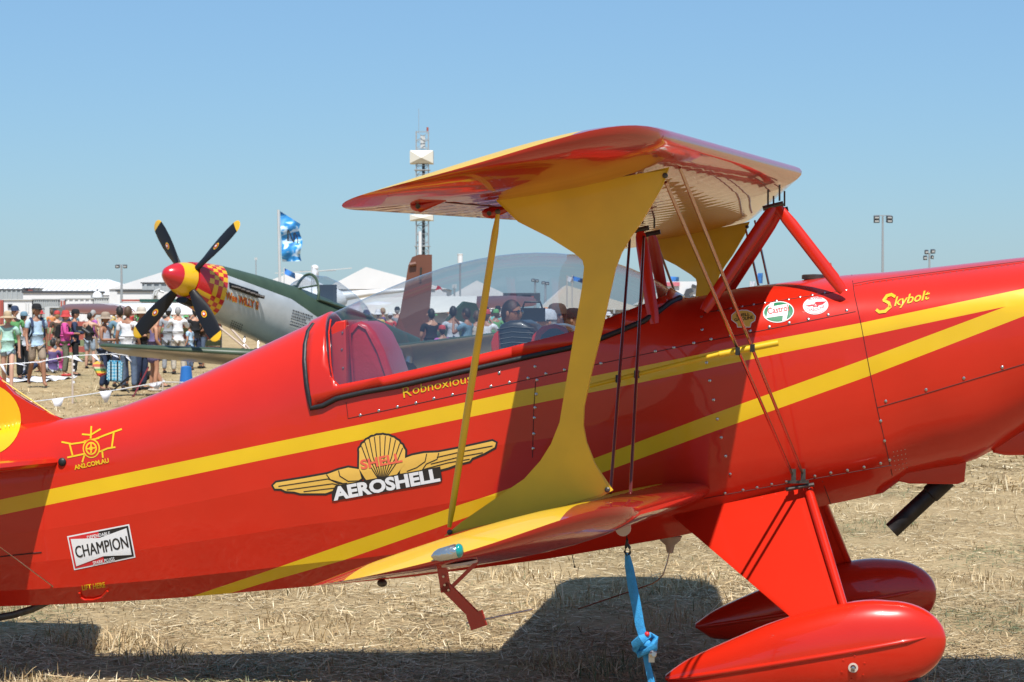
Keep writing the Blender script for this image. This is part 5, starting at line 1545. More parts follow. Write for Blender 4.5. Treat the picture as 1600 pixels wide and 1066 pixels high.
flood_mast(1452, 396, 170, 'short light mast with tilted floodlights above the right cowling', [(-5, -2, 6, 6), (5, -3, 6, 6), (-7, 7, 6, 6), (4, 6, 3, 5)], 6)
flood_mast(836, 438, 200, 'small light mast seen through the canopy near its middle', [(-3, 0, 5, 4), (3, 1, 5, 4)], 4)
flood_mast(852, 442, 190, 'light mast with pale lamp seen through the canopy right of the other', [(-3, 0, 5, 4), (3, 1, 5, 4)], 4)
for px, py, D, lab in ((400, 403, 260, 'thin aerial pole above the green fighter nose'), (1381, 420, 300, ''), (710, 446, 150, 'thin pole standing left of the tent seen through the canopy')):
    if not lab: continue
    e = local_empty('aerial_pole', px, D, lab, 'pole'); b = NB()
    b = NB(); tube(b, [(e.location.x, D, 0), (e.location.x, D, W(0, py, D).z)], .06, 6); bchild('pole', b, M['mast'], e)
    b = NB(); box(b, (e.location.x, D, W(0, py + 1.5, D).z), (.3, .1, .25)); bchild('aerial_box', b, M['lgrey'], e, smooth=False)

# flags
def flag_material():
    m = bpy.data.materials.new('blue_white_flag'); m.use_nodes = True; nt = m.node_tree; p = nt.nodes['Principled BSDF']; p.inputs['Roughness'].default_value = .6
    tc = nt.nodes.new('ShaderNodeTexCoord'); n = nt.nodes.new('ShaderNodeTexNoise'); n.inputs['Scale'].default_value = 1.3; n.inputs['Detail'].default_value = 1; n.inputs['Distortion'].default_value = 1.2
    mp = nt.nodes.new('ShaderNodeMapping'); mp.inputs['Rotation'].default_value = (0, R(45), 0); mp.inputs['Scale'].default_value = (1, 1, 2.2)
    cr = nt.nodes.new('ShaderNodeValToRGB'); e = cr.color_ramp.elements
    e[0].position = .52; e[0].color = (.03, .28, .62, 1); e[1].position = .60; e[1].color = (.55, .72, .88, 1); k = e.new(.35); k.color = (.02, .16, .42, 1)
    nt.links.new(tc.outputs['Object'], mp.inputs[0]); nt.links.new(mp.outputs[0], n.inputs[0]); nt.links.new(n.outputs[0], cr.inputs[0]); nt.links.new(cr.outputs[0], p.inputs['Base Color'])
    return m
M['flag'] = flag_material()
D = 95
e = local_empty('flag', 437, D, 'large light blue flag with dark letter M on a white pole', 'flag')
b = NB(); tube(b, [W(439.5, 560, D), W(435, 328, D)], .055, 8)
bchild('flagpole', b, M['lgrey'], e)
def flagpt(u, v, off=0):
    tl, tr, bl, br = (437.5, 330), (469, 350), (441, 409), (472, 408)
    x = (tl[0] * (1 - u) + tr[0] * u) * (1 - v) + (bl[0] * (1 - u) + br[0] * u) * v
    y = (tl[1] * (1 - u) + tr[1] * u) * (1 - v) + (bl[1] * (1 - u) + br[1] * u) * v
    x -= 2.5 * u * math.sin(v * 9) 
    p = W(x, y, D); p.y += .22 * math.sin(u * 7 + v * 6) * u + .10 * math.sin(v * 13 + u * 3) + off; return p
b = NB(); g = [[b.verts.new(flagpt(i / 16, j / 24)) for i in range(17)] for j in range(25)]
for j in range(24):
    for i in range(16): b.faces.new((g[j][i], g[j][i + 1], g[j + 1][i + 1], g[j + 1][i]))
bchild('cloth', b, M['flag'], e)
lt = [(.30, .56), (.36, .35), (.42, .30), (.50, .50), (.56, .56), (.64, .36), (.72, .30), (.76, .42), (.74, .56)]
b = NB()
for a, c in zip(lt, lt[1:]):
    for t in range(4):
        u0 = a[0] + (c[0] - a[0]) * t / 4; v0 = a[1] + (c[1] - a[1]) * t / 4; u1 = a[0] + (c[0] - a[0]) * (t + 1) / 4; v1 = a[1] + (c[1] - a[1]) * (t + 1) / 4
        vs_ = [b.verts.new(flagpt(*q, -.012)) for q in ((u0 - .03, v0), (u0 + .03, v0), (u1 + .03, v1), (u1 - .03, v1))]; b.faces.new(vs_)
bmesh.ops.remove_doubles(b, verts=b.verts, dist=1e-4)
bchild('letter', b, M['dgrey'], e)
def small_flag(px, pyt, pyb, wpx, D, m, label, slant=8, pole=480):
    e = local_empty('flag', px, D, label, 'flag')
    b = NB(); tube(b, [W(px, pole, D) * 1, W(px, pyt - 1, D)], .03, 6)
    bchild('flagpole', b, M['lgrey'], e)
    b = NB(); g = [[None] * 7 for _ in range(7)]
    for j in range(7):
        for i in range(7):
            u, v = i / 6, j / 6; p = W(px + wpx * u, pyt + (pyb - pyt) * v + slant * u, D); p.y += .12 * math.sin(u * 6 + v * 2); g[j][i] = b.verts.new(p)
    for j in range(6):
        for i in range(6): b.faces.new((g[j][i], g[j][i + 1], g[j + 1][i + 1], g[j + 1][i]))
    bchild('cloth', b, m, e)
blu = mat('blue_flag_cloth', (.05, .22, .60), .6, var=.3, vscale=3); whf = mat('white_flag_cloth', (.75, .78, .85), .6, var=.1)
small_flag(444, 419, 428, 17, 120, blu, 'small blue flag hanging beside the big blue flag', 8)
small_flag(487, 416, 428, 11, 120, whf, 'small white flag above the green fighter cockpit', 9)
small_flag(886, 431, 439, 10, 110, whf, 'small white flag seen through the canopy near the yellow strut', 4)
small_flag(894, 431, 438, 18, 110, blu, 'blue flag seen through the canopy touching the yellow strut', 5)
small_flag(1045, 432, 441, 16, 130, blu, 'blue flag under the far yellow strut', 1)
small_flag(1183, 427, 443, 9, 120, blu, 'blue feather flag behind the dark far wires', 0)
small_flag(1172, 440, 454, 8, 125, whf, 'white banner low behind the far wires', 0)
# large hoarding on the right with dark figure
e = local_empty('banner', 1062, 100, 'white and pink event banner with dark drawing behind the cabane struts', 'banner')
b = NB(); hexa(b, 1034, 1100, 440, 490, 100, .08); bchild('panel', b, M['white'], e, smooth=False)
b = NB(); hexa(b, 1030, 1062, 441, 447, 99.9, .05); bchild('pink_band', b, cloth('pinkish', (.65, .2, .25)), e, smooth=False)
for pl in ([(1068, 462), (1072, 452), (1080, 450), (1084, 456), (1077, 459), (1079, 466), (1074, 470), (1070, 468)], [(1082, 444), (1090, 447), (1087, 451), (1080, 448)]):
    b = NB(); A_ = [b.verts.new(W(x, y, 99.85)) for x, y in pl]; f = b.faces.new(A_); r_ = bmesh.ops.extrude_face_region(b, geom=[f])
    for v in [g_ for g_ in r_['geom'] if isinstance(g_, bmesh.types.BMVert)]: v.co.y += .1
    bchild('dark_drawing', b, M['dgrey'], e, smooth=False)
for px in (1034, 1100):
    b = NB(); p = W(px, 483, 100); tube(b, [(p.x, 100.1, 0), (p.x, 100.1, W(0, 438, 100).z)], .05, 8); bchild('post', b, M['mast'], e)
# grey far control vehicle / tail beyond the fuel cap
e = local_empty('grey_tail_fin', 1298, 130, 'grey aircraft tail fin with red tip behind the red cabane strut', 'aeroplane')
for nm, fo, m_ in (('fin', [(1286, 440), (1292, 416), (1300, 415), (1308, 440)], 'grey'), ('red_tip', [(1291, 416), (1293, 410), (1299, 411), (1300, 416)], 'brick_red')):
    b = NB(); A_ = [b.verts.new(W(x, y, 130)) for x, y in fo]; B_ = [b.verts.new(W(x, y, 130.3)) for x, y in fo]; b.faces.new(A_); b.faces.new(B_)
    for i in range(4): b.faces.new((A_[i], B_[i], B_[(i + 1) % 4], A_[(i + 1) % 4]))
    bchild(nm, b, M[m_], e, smooth=False)
b = NB(); p = W(1300, 445, 130); tube(b, [(p.x - 1, 130.2, p.z - .2), (p.x + 5, 130.2, 1.4)], [.25, .6], 10); bchild('fuselage', b, M['grey'], e)

# striped barrier of long boards, red and green
for i, (a0, a1) in enumerate(((60, 148), (236, 345))):
    D = 80
    e = local_empty('board_fence', (a0 + a1) / 2, D, ('red and green striped board fence behind the woman in pink', 'red and green striped board fence behind the girl with raised arm')[i], 'fence', 'striped fences along the field')
    n_ = 6
    for k in range(n_):
        b = NB(); pA, pB = W(a0, 483, D), W(a1, 483, D); z = 1.22 - k * .215
        box(b, ((pA.x + pB.x) / 2, D, z), (pB.x - pA.x, .04, .20)); bchild('board', b, M['brick_red' if k % 2 == 0 else 'green_panel'], e, smooth=False)
    for k in range(6):
        b = NB(); x = pA.x + (pB.x - pA.x) * k / 5; box(b, (x, D + .06, .68), (.06, .06, 1.36)); bchild('post', b, M['mast'], e, smooth=False)

# rope line with pennants
def rope(name, posts, sags, label, D_of=None):
    pass
def catenary(a, c, sag, n=14): return [a + (c - a) * (i / n) + Vector((0, 0, -sag * 4 * (i / n) * (1 - i / n))) for i in range(n + 1)]
p_a = W(-60, 640, 39.0); p_b = W(113, 622, 41.5); p_c = W(254, 596, 45.5); p_d = W(340, 592, 46.5)
e = empty('rope_fence', (W(113, 628, 41.5).x, 41.5, 0), 'low white rope with hanging white pennants in front of the walkers', 'rope fence')
rp = catenary(W(-60, 634, 40), W(36, 629.5, 41), .02, 4) + catenary(W(36, 629.5, 41), W(250, 597, 45.4), .03, 10)[1:] + catenary(W(254, 596, 45.5), W(345, 597, 47), .02, 4)[1:]
b = NB(); tube(b, rp, .011, 6); bchild('rope', b, M['white'], e)
pen = mat('pennant_plastic', (.80, .80, .86), .4)
def pennant(b_e, p, q, tip, par):
    b = NB(); vs_ = [b.verts.new(v) for v in (p, q, tip, (p + tip) / 2 + Vector((0, -.03, 0)), (q + tip) / 2 + Vector((0, .03, 0)), (p + q) / 2)]
    b.faces.new((vs_[0], vs_[5], vs_[3])); b.faces.new((vs_[5], vs_[1], vs_[4])); b.faces.new((vs_[3], vs_[5], vs_[4], vs_[2]))
    for f in list(b.faces): pass
    for v in b.verts: v.co -= par.location
    o = build('pennant', b, pen, par); so_ = o.modifiers.new('t', 'SOLIDIFY'); so_.thickness = .004
for (x0_, y0_, x1_, y1_, tx, ty, D_) in ((81, 624, 100, 621, 91, 646, 41.5), (155, 612, 175, 610, 166, 633, 43.2), (231, 601, 253, 597, 247, 609, 45.3), (20, 631, 38, 629, 30, 655, 40.8)):
    pennant(None, W(x0_, y0_, D_), W(x1_, y1_, D_), W(tx, ty, D_), e)
e2_ = empty('rope_fence', (W(113, 560, 43).x, 43, 0), 'upper rope line with wind blown white pennants across the walkers legs', 'rope fence')
rp = [W(-40, 574, 42.5), W(0, 570, 42.5), W(60, 566, 42.8), W(113, 556, 43), W(180, 553, 43.5), W(200, 556, 43.7)]
b = NB(); tube(b, rp, .009, 6); bchild('rope', b, M['white'], e2_)
for (x0_, y0_, x1_, y1_, tx, ty, D_) in ((0, 569, 5, 571, 12, 588, 42.4), (20, 567, 30, 567, 42, 572, 42.6), (44, 565.5, 58, 565, 66, 566.5, 42.7), (102, 557, 118, 556, 130, 566, 42.9), (143, 555, 150, 555, 158, 568, 43.2), (173, 554, 180, 553, 186, 560, 43.5), (196, 557, 202, 558, 206, 567, 43.8)):
    pennant(None, W(x0_, y0_, D_), W(x1_, y1_, D_), W(tx, ty, D_), e2_)
for px, pyt, D_, lab in ((113, 555, 42.8, 'white star picket post holding the pennant ropes by the walkers'), (254, 591, 45.6, 'short white rope post near the red fuselage edge')):
    e3 = empty('rope_post', (W(px, 483, D_).x, D_, 0), lab, 'post'); zt = W(0, pyt, D_).z
    b = NB(); tube(b, [(e3.location.x, D_, 0), (e3.location.x, D_, zt)], .018, 8); bchild('rod', b, M['beige'], e3)
    for k in range(5):
        z = zt - .06 - k * .11
        if z < .3: break
        b = NB(); box(b, (e3.location.x + .02, D_, z), (.045, .03, .04)); bchild('insulator', b, M['white'], e3, smooth=False)
b = NB(); p = W(291, 590, 49); lathe(b, (p.x, 49, 0), (0, 0, 1), [(0, .19), (.02, .19), (.03, .16), (.53, .11), (.55, .0)], 20)
tagm(build('blue_bin', b, mat('blue_plastic', (.03, .18, .55), .4)), 'tapered bright blue plastic drum beside the fighter wing', 'drum')

# ================================================================== PEOPLE
def skin_mesh(verts, edges, radii, sub=1):
    me = bpy.data.meshes.new('tmp'); me.from_pydata([tuple(v) for v in verts], edges, [])
    o = bpy.data.objects.new('tmp', me); COL.objects.link(o)
    sk = o.modifiers.new('s', 'SKIN'); sk.use_smooth_shade = True
    if not me.skin_vertices: me.attributes  # layer is made by the modifier
    lay = me.skin_vertices[0].data if me.skin_vertices else None
    if lay is None:
        bm_ = bmesh.new(); bm_.from_mesh(me); bm_.verts.layers.skin.verify(); bm_.to_mesh(me); bm_.free(); lay = me.skin_vertices[0].data
    for i, r_ in enumerate(radii):
        lay[i].radius = (r_ if isinstance(r_, tuple) else (r_, r_)); lay[i].use_root = (i == 0)
    if sub:
        sb = o.modifiers.new('b', 'SUBSURF'); sb.levels = sub; sb.render_levels = sub
    dg = bpy.context.evaluated_depsgraph_get()
    out = bpy.data.meshes.new_from_object(o.evaluated_get(dg))
    bpy.data.objects.remove(o); bpy.data.meshes.remove(me)
    return out
def head_bm(b, c, yaw, sc=1.0, tilt=0):
    n, m = 20, 14; rings = []
    Rm = Matrix.Rotation(yaw, 3, 'Z') @ Matrix.Rotation(tilt, 3, 'X')
    def P_(th, ph):
        x = math.sin(th) * math.cos(ph); y = math.sin(th) * math.sin(ph); z = math.cos(th)
        X, Y, Z = x * .074, y * .094, z * .118
        if z < 0: X *= 1 + .22 * z; Y = Y * (1 + .12 * z) + (.0)
        if y < -.75 and abs(x) < .28 and -.42 < z < .12: Y -= .022 * (1 - abs(x) / .28) * (1 - abs(z + .2) / .4)      # nose
        if y < -.6 and abs(z + .52) < .1 and abs(x) < .4: Y -= .006                                         # lips
        if y < -.7 and .05 < z < .25 and .15 < abs(x) < .55: Y += .006                                        # eye sockets
        if y < -.5 and z < -.75: Y -= .012                                                               # chin
        return Rm @ Vector((X, Y, Z)) * sc + Vector(c)
    for i in range(1, m): rings.append([P_(math.pi * i / m, 2 * math.pi * k / n - math.pi / 2) for k in range(n)])
    vr = loft(b, rings, True, False)
    t = b.verts.new(P_(0, 0)); u = b.verts.new(P_(math.pi, 0))
    for k in range(n):
        b.faces.new((t, vr[0][k], vr[0][(k + 1) % n])); b.faces.new((u, vr[-1][(k + 1) % n], vr[-1][k]))
    for s in (1, -1): ball(b, Rm @ Vector((.077 * s, .005, -.005)) * sc + Vector(c), .026 * sc, (.35, .7, 1.1), 8, 6)
def cap_part(b, c, yaw, sc, y0, z0, z1, grow_=1.12, back=True, brim=None):
    """hair or hat crown: part of an ellipsoid shell over the head"""
    Rm = Matrix.Rotation(yaw, 3, 'Z'); n = 20; rings = []
    for i in range(0, 9):
        th = (math.pi * .5 if z0 == 0 else z0) * i / 8
        ring = []
        for k in range(n):
            ph = 2 * math.pi * k / n
            x = math.sin(th) * math.cos(ph); y = math.sin(th) * math.sin(ph); z = math.cos(th)
            drop = 1.0
            tt = th
            if back:      # longer at the back (y>0), short at the face
                f_ = .5 + .5 * math.sin(ph); tt = th * (.42 + .62 * f_)
                x = math.sin(tt) * math.cos(ph); y = math.sin(tt) * math.sin(ph); z = math.cos(tt)
            ring.append(Rm @ Vector((x * .074 * grow_, y * .094 * grow_ + y0, z * .118 * grow_ * z1)) * sc + Vector(c))
        rings.append(ring)
    loft(b, rings, True, False)
COLS = dict(mint=(.42, .72, .60), ltblue=(.42, .62, .80), khaki=(.36, .27, .19), denim=(.10, .15, .24), ltdenim=(.33, .42, .52), pink=(.70, .03, .30), olive=(.16, .16, .10), white=(.78, .78, .80), black=(.02, .02, .022),
            grey=(.32, .34, .37), ltgrey=(.52, .55, .60), teal=(.14, .50, .46), floral=(.16, .12, .26), navy=(.03, .05, .11), beige=(.55, .48, .38), purple=(.12, .08, .24), brown=(.10, .065, .045), steelblue=(.13, .27, .36), red=(.60, .03, .03), magenta=(.45, .08, .42), green=(.12, .40, .12), orange=(.75, .25, .04), yellow=(.75, .55, .08), tan=(.5, .36, .2), printgrey=(.40, .42, .50))
HAIR = dict(dark=(.018, .013, .010), brown=(.10, .055, .028), blond=(.38, .24, .12), grey=(.35, .34, .33))
COLS = {k: tuple(.82 * c + .18 * (sum(v) / 3) for c in v) for k, v in COLS.items()}
def cm(k): return cloth('cloth_' + k, COLS[k])
def hm(k):
    nm = 'hair_' + k
    if nm not in M: M[nm] = mat(nm, HAIR[k], .6, bump=.004, bscale=60, var=.2, vscale=30)
    return M[nm]
def person(px, D, hgt, yaw, top, bottom, label, legs='trousers', sleeve='short', hat=None, hair='dark', longhair=False, pose='stand', skin='skin', group=None, glasses=False, shoes='black', base=0.0, headyaw=0, detail=1, build_=1.0, pos=None):
    """yaw 0 faces the viewer, +90 faces right"""
    s = hgt / 1.75
    loc = Vector((W(px, 483, D).x, D, base)) if pos is None else Vector(pos)
    e = empty('person', loc, label, 'person', group, R(yaw))
    V = {}
    dz = 0
    lean = 0
    V['pel'] = (0, 0, .96); V['bel'] = (0, .0, 1.10); V['che'] = (0, .01, 1.30); V['nek'] = (0, .015, 1.47); V['hd'] = (0, 0, 1.56)
    hp = {1: (.09, 0, .91), -1: (-.09, 0, .91)}
    if pose == 'walk': kn = {1: (.10, -.16, .52), -1: (-.10, .03, .50)}; an = {1: (.10, -.22, .10), -1: (-.10, .26, .14)}
    elif pose == 'sit': kn = {1: (.16, -.42, .42), -1: (-.16, -.40, .40)}; an = {1: (.15, -.62, .05), -1: (-.13, -.58, .05)}
    elif pose == 'kneel': kn = {1: (.12, -.38, .40), -1: (-.12, -.15, .05)}; an = {1: (.12, -.36, .05), -1: (-.12, .25, .06)}
    else: kn = {1: (.10, -.02, .50), -1: (-.12, -.03, .50)}; an = {1: (.11, .02, .08), -1: (-.15, .03, .08)}
    if pose == 'sit': dz = -.78
    if pose == 'kneel': dz = -.45
    sh = {1: (.185, .01, 1.40), -1: (-.185, .01, 1.40)}
    el = {1: (.235, .04, 1.13), -1: (-.235, .04, 1.13)}; wr = {1: (.25, -.06, .90), -1: (-.25, -.06, .90)}
    if pose == 'walk': el = {1: (.23, .10, 1.14), -1: (-.23, -.02, 1.13)}; wr = {1: (.24, .08, .90), -1: (-.25, -.16, .92)}
    if pose == 'camera': el = {1: (.27, -.16, 1.22), -1: (-.27, -.16, 1.22)}; wr = {1: (.08, -.27, 1.47), -1: (-.08, -.27, 1.47)}
    if pose == 'phone': el = {1: (.24, .02, 1.15), -1: (-.27, -.20, 1.30)}; wr = {1: (.16, -.2, 1.1), -1: (-.12, -.36, 1.55)}
    if pose == 'raise': el = {1: (.33, -.18, 1.43), -1: (-.24, .03, 1.14)}; wr = {1: (.50, -.32, 1.60), -1: (-.22, -.12, .95)}
    if pose == 'hold': el = {1: (.23, -.02, 1.15), -1: (-.23, -.02, 1.15)}; wr = {1: (.10, -.27, 1.14), -1: (-.10, -.27, 1.16)}
    if pose == 'sit': el = {1: (.25, -.10, 1.15), -1: (-.25, -.10, 1.15)}; wr = {1: (.12, -.34, 1.16), -1: (-.12, -.34, 1.18)}
    def up(p): return Vector((p[0], p[1], p[2] + dz)) * s
    def fix(p, is_leg): return Vector(p) * s if is_leg else up(p)
    hd = (0, 0, 0)
    verts, edges, rad = [], [], []
    def add(p, r_, par=None):
        verts.append(p); rad.append((r_[0] * s * build_, r_[1] * s * build_) if isinstance(r_, tuple) else r_ * s)
        if par is not None: edges.append((par, len(verts) - 1))
        return len(verts) - 1
    pel = add(up(V['pel']), (.125, .09)); bel = add(up(V['bel']), (.12, .085), pel); che = add(up(V['che']), (.14, .10), bel); up1 = add(up((0, .01, 1.41)), (.09, .07), che); nek = add(up(V['nek']), .052, up1); add(up((0, 0, 1.55)), .05, nek)
    for q in (1, -1):
        low = pose in ('sit', 'kneel')
        h_ = add(up(hp[q]), .085, pel)
        k_ = add(Vector(kn[q]) * s, .055, h_); m_ = add((Vector(kn[q]) * .55 + Vector(an[q]) * .45) * s + Vector((0, .015, 0)), .055, k_); a_ = add(Vector(an[q]) * s, .036, m_)
        add((Vector(an[q]) + Vector((.01 * q, -.13, -.045))) * s, .032, a_)
        S_ = add(up(sh[q]), .052, up1); E_ = add(up(el[q]), .038, S_); W_ = add(up(wr[q]), .026, E_)
        dv = (Vector(wr[q]) - Vector(el[q])).normalized()
        hnd = Vector(wr[q]) + dv * .08; hi = add(up(hnd), .026, W_)
        if detail:
            for kf in range(4): add(up(hnd + dv * .07 + Vector(((kf - 1.5) * .018, 0, -.01 * kf))), .009, hi)
            add(up(Vector(wr[q]) + dv * .06 + Vector((-.04 * q, -.02, 0))), .011, W_)
    me = skin_mesh(verts, edges, rad, 1)
    hc = up((0, -.012, 1.64)); hy = R(headyaw)
    b = NB(); b.from_mesh(me); bpy.data.meshes.remove(me)
    head_bm(b, hc, hy, s)
    body = build('body', b, M[skin], e, angle=180)
    # shirt / dress
    verts, edges, rad = [], [], []
    pel = add(up((0, 0, 1.0 if legs != 'dress' else .98)), (.145, .112)); 
    bel = add(up(V['bel']), (.138, .108), pel); che = add(up(V['che']), (.152, .12), bel); up1 = add(up((0, .01, 1.41)), (.11, .085), che); add(up((0, .01, 1.455)), (.062, .06), up1)
    if legs == 'dress':
        sk1 = add(up((0, 0, .80)), (.19, .16), pel); add(up((0, 0, .60)), (.22, .19), sk1)
    else: add(up((0, 0, .90)), (.145, .115), pel)
    if sleeve != 'none':
        for q in (1, -1):
            S_ = add(up(sh[q]), .066, up1); sv, ev, wv = Vector(sh[q]), Vector(el[q]), Vector(wr[q])
            if sleeve == 'short': add(up(sv + (ev - sv) * .62), .06, S_)
            else:
                E_ = add(up(ev), .054, S_); add(up(ev + (wv - ev) * .92), .04, E_)
    me = skin_mesh(verts, edges, rad, 1)
    for p in me.polygons: p.use_smooth = True
    link({'dress': 'dress'}.get(legs, 'shirt'), me, cm(top), e)
    # bottoms
    if legs != 'dress':
        verts, edges, rad = [], [], []
        pel = add(up((0, 0, .97)), (.138, .105))
        for q in (1, -1):
            h_ = add(up((hp[q][0], hp[q][1], .88)), .104, pel); hv, kv, av = (up(hp[q]) / s), Vector(kn[q]), Vector(an[q])
            if legs == 'shorts': add((hv + (kv - hv) * .92) * s, .092, h_)
            elif legs == 'hotpants': add((hv + (kv - hv) * .38) * s, .100, h_)
            else:
                k_ = add(kv * s, .078, h_); m_ = add((kv * .5 + av * .5) * s, .07, k_); add((av + (kv - av) * .06) * s, .066, m_)
        me = skin_mesh(verts, edges, rad, 1)
        for p in me.polygons: p.use_smooth = True
        link('shorts' if legs in ('shorts', 'hotpants') else 'trousers', me, cm(bottom), e)
    for q in (1, -1):
        if shoes:
            b = NB(); a_ = Vector(an[q]); c_ = (a_ + Vector((0, -.05, -.045))) * s; ball(b, c_, .06 * s, (.85, 2.2, .7), 10, 6); build('shoe', b, cm(shoes), e)
    # hair
    b = NB(); cap_part(b, hc, hy, s, .006, math.pi * .74, 1.0, 1.10, True); build('hair', b, hm(hair), e)
    if longhair:
        b = NB(); Rm = Matrix.Rotation(hy, 3, 'Z')
        pts = [hc + Rm @ Vector(v) * s for v in ((0, .05, .05), (0, .10, -.06), (.02, .13, -.2), (.01, .13, -.36), (0, .11, -.48))]
        tube(b, pts, [.07 * s, .085 * s, .08 * s, .065 * s, .02 * s], 12, .7); build('long_hair', b, hm(hair), e)
    if glasses:
        Rm = Matrix.Rotation(hy, 3, 'Z'); b = NB()
        for q in (1, -1):
            ball(b, hc + Rm @ Vector((.032 * q, -.088, .012)) * s, .026 * s, (1, .4, .8), 8, 6)
        tube(b, [hc + Rm @ Vector(v) * s for v in ((-.075, .0, .015), (-.06, -.075, .018), (0, -.092, .02), (.06, -.075, .018), (.075, .0, .015))], .005 * s, 5)
        build('sunglasses', b, M['glasslens'], e)
    if hat:
        kind, hcol = hat; b = NB(); Rm = Matrix.Rotation(hy, 3, 'Z')
        n = 20
        def hp_(r_, a, z, yo=0): return hc + Rm @ Vector((r_ * .84 * math.cos(a), r_ * math.sin(a) + yo, z)) * s
        prof = [(.001, .145), (.05, .142), (.085, .125), (.105, .09), (.112, .045), (.113, .03)] if kind != 'bucket' else [(.001, .15), (.07, .15), (.10, .11), (.115, .05), (.118, .03)]
        if kind == 'sun': prof += [(.15, .026), (.21, .005), (.23, -.012)]
        if kind == 'bucket': prof += [(.145, .0), (.165, -.03)]
        rings = [[hp_(r_, 2 * math.pi * k / n, z) for k in range(n)] for r_, z in prof]
        loft(b, rings, True, False)
        if kind == 'cap':
            # peak
            rr_ = []
            for k in range(9):
                a = R(200 + k * 17.5); rr_.append((hp_(.11, a, .04), hp_(.11 + .085 * math.sin(math.pi * k / 8), a, .025)))
            v1 = [b.verts.new(p[0]) for p in rr_]; v2 = [b.verts.new(p[1]) for p in rr_]
            v3 = [b.verts.new(p[1] + Vector((0, 0, -.008))) for p in rr_]; v4 = [b.verts.new(p[0] + Vector((0, 0, -.012))) for p in rr_]
            for i in range(8): b.faces.new((v1[i], v1[i + 1], v2[i + 1], v2[i])); b.faces.new((v2[i], v2[i + 1], v3[i + 1], v3[i])); b.faces.new((v3[i], v3[i + 1], v4[i + 1], v4[i]))
        build('hat', b, cm(hcol), e)
    e['_s'] = s
    return e, up
def thing_at(name, b, m, label, cat, loc, group=None, smooth=True):
    for v in b.verts: v.co -= Vector(loc)
    o = build(name, b, m, None, smooth=smooth, loc=Vector(loc)); return setp(o, label, cat, group)
def backpack(e, m, label, s=1.0, wz=1.2):
    RZ = Matrix.Rotation(e.rotation_euler.z, 4, 'Z'); base = e.location
    bp = empty('backpack', base + (RZ @ Vector((0, .19, wz)) * s), label, 'backpack', None, e.rotation_euler.z)
    b = NB(); box(b, (0, .02, 0), (.28 * s, .17 * s, .44 * s)); bmesh.ops.bevel(b, geom=b.edges[:], offset=.05 * s, segments=3, affect='EDGES'); build('bag', b, m, bp)
    b = NB(); box(b, (0, .11 * s, -.06 * s), (.2 * s, .06 * s, .2 * s)); bmesh.ops.bevel(b, geom=b.edges[:], offset=.02 * s, segments=2, affect='EDGES'); build('pocket', b, m, bp)
    for q in (1, -1):
        b = NB(); pts = [Vector(v) * s for v in ((.12 * q, -.07, .20), (.125 * q, -.16, .275), (.125 * q, -.27, .22), (.13 * q, -.335, .08), (.15 * q, -.30, -.12), (.14 * q, -.10, -.2))]
        tube(b, pts, .016 * s, 6, 2.0); build('shoulder_strap', b, m, bp)
def D_feet(y): return FPX * CAM_H / (y - 483)

B = []
pA, _ = person(12, D_feet(612), 1.68, 5, 'mint', 'ltdenim', 'woman in mint t-shirt, straw sun hat, sunglasses and denim shorts at the left edge', 'hotpants', 'short', ('sun', 'tan'), 'brown', False, 'walk', 'skin_pale', glasses=True, shoes='white')
pB, _ = person(57, D_feet(606), 1.84, 28, 'ltblue', 'khaki', 'barefoot man in black cap, pale blue t-shirt and khaki shorts walking', 'shorts', 'short', ('cap', 'black'), 'blond', False, 'walk', 'skin_tan', glasses=True, shoes=None, headyaw=38)
backpack(pB, cm('navy'), 'dark backpack worn by the man in the pale blue t-shirt', 1.0, 1.28)
pC, _ = person(23, 57, 1.80, 30, 'green', 'black', 'man in dark cap and green top behind the woman in the sun hat', 'trousers', 'short', ('cap', 'navy'), 'dark', pose='phone', skin='skin_tan')
pD, _ = person(37, 58, 1.66, 150, 'ltgrey', 'black', 'person in grey shirt and blue cap behind the barefoot man', 'trousers', 'short', ('cap', 'steelblue'), 'dark', skin='skin')
pE, _ = person(102, D_feet(588), 1.68, 95, 'pink', 'olive', 'woman in bright pink long sleeved top, red bucket hat and olive trousers', 'trousers', 'long', ('bucket', 'red'), 'brown', False, 'hold', 'skin', shoes='red', build_=1.18)
backpack(pE, cm('black'), 'small black backpack on the woman in pink', .8, 1.45)
pF, _ = person(117, 60.5, 1.72, 100, 'navy', 'black', 'person in dark clothes with camera behind the woman in pink', 'trousers', 'long', ('cap', 'black'), 'dark', pose='hold')
b = NB(); p = W(124, 513, 59.9); box(b, p, (.16, .12, .11)); lathe(b, p + Vector((.05, 0, 0)), (.8, -.3, -.5), [(0, .05), (.28, .055), (.29, .05)], 14)
thing_at('camera', b, M['black'], 'black camera with long lens held beside the woman in pink', 'camera', p)
pG, _ = person(140, 72, 1.32, 160, 'teal', 'ltgrey', 'child in teal top and pale sun hat in front of the striped fence', 'hotpants', 'none', ('sun', 'beige'), 'brown', skin='skin')
pH, _ = person(164, D_feet(611), 1.66, 75, 'printgrey', 'navy', 'woman in patterned grey tank top and brown wide hat carrying bags', 'trousers', 'none', ('sun', 'khaki'), 'brown', pose='hold', skin='skin_tan', glasses=True, shoes='brown', build_=1.1)
pI, _ = person(200, D_feet(612), 1.80, 165, 'white', 'denim', 'man in white t-shirt and blue jeans seen from behind left of the propeller', 'trousers', 'short', None, 'brown', pose='stand', skin='skin_tan', build_=1.12)
pJ, _ = person(187, 52, 1.80, 200, 'steelblue', 'navy', 'man in dark blue shirt behind the man in the white t-shirt', 'trousers', 'short', None, 'dark', pose='hold')
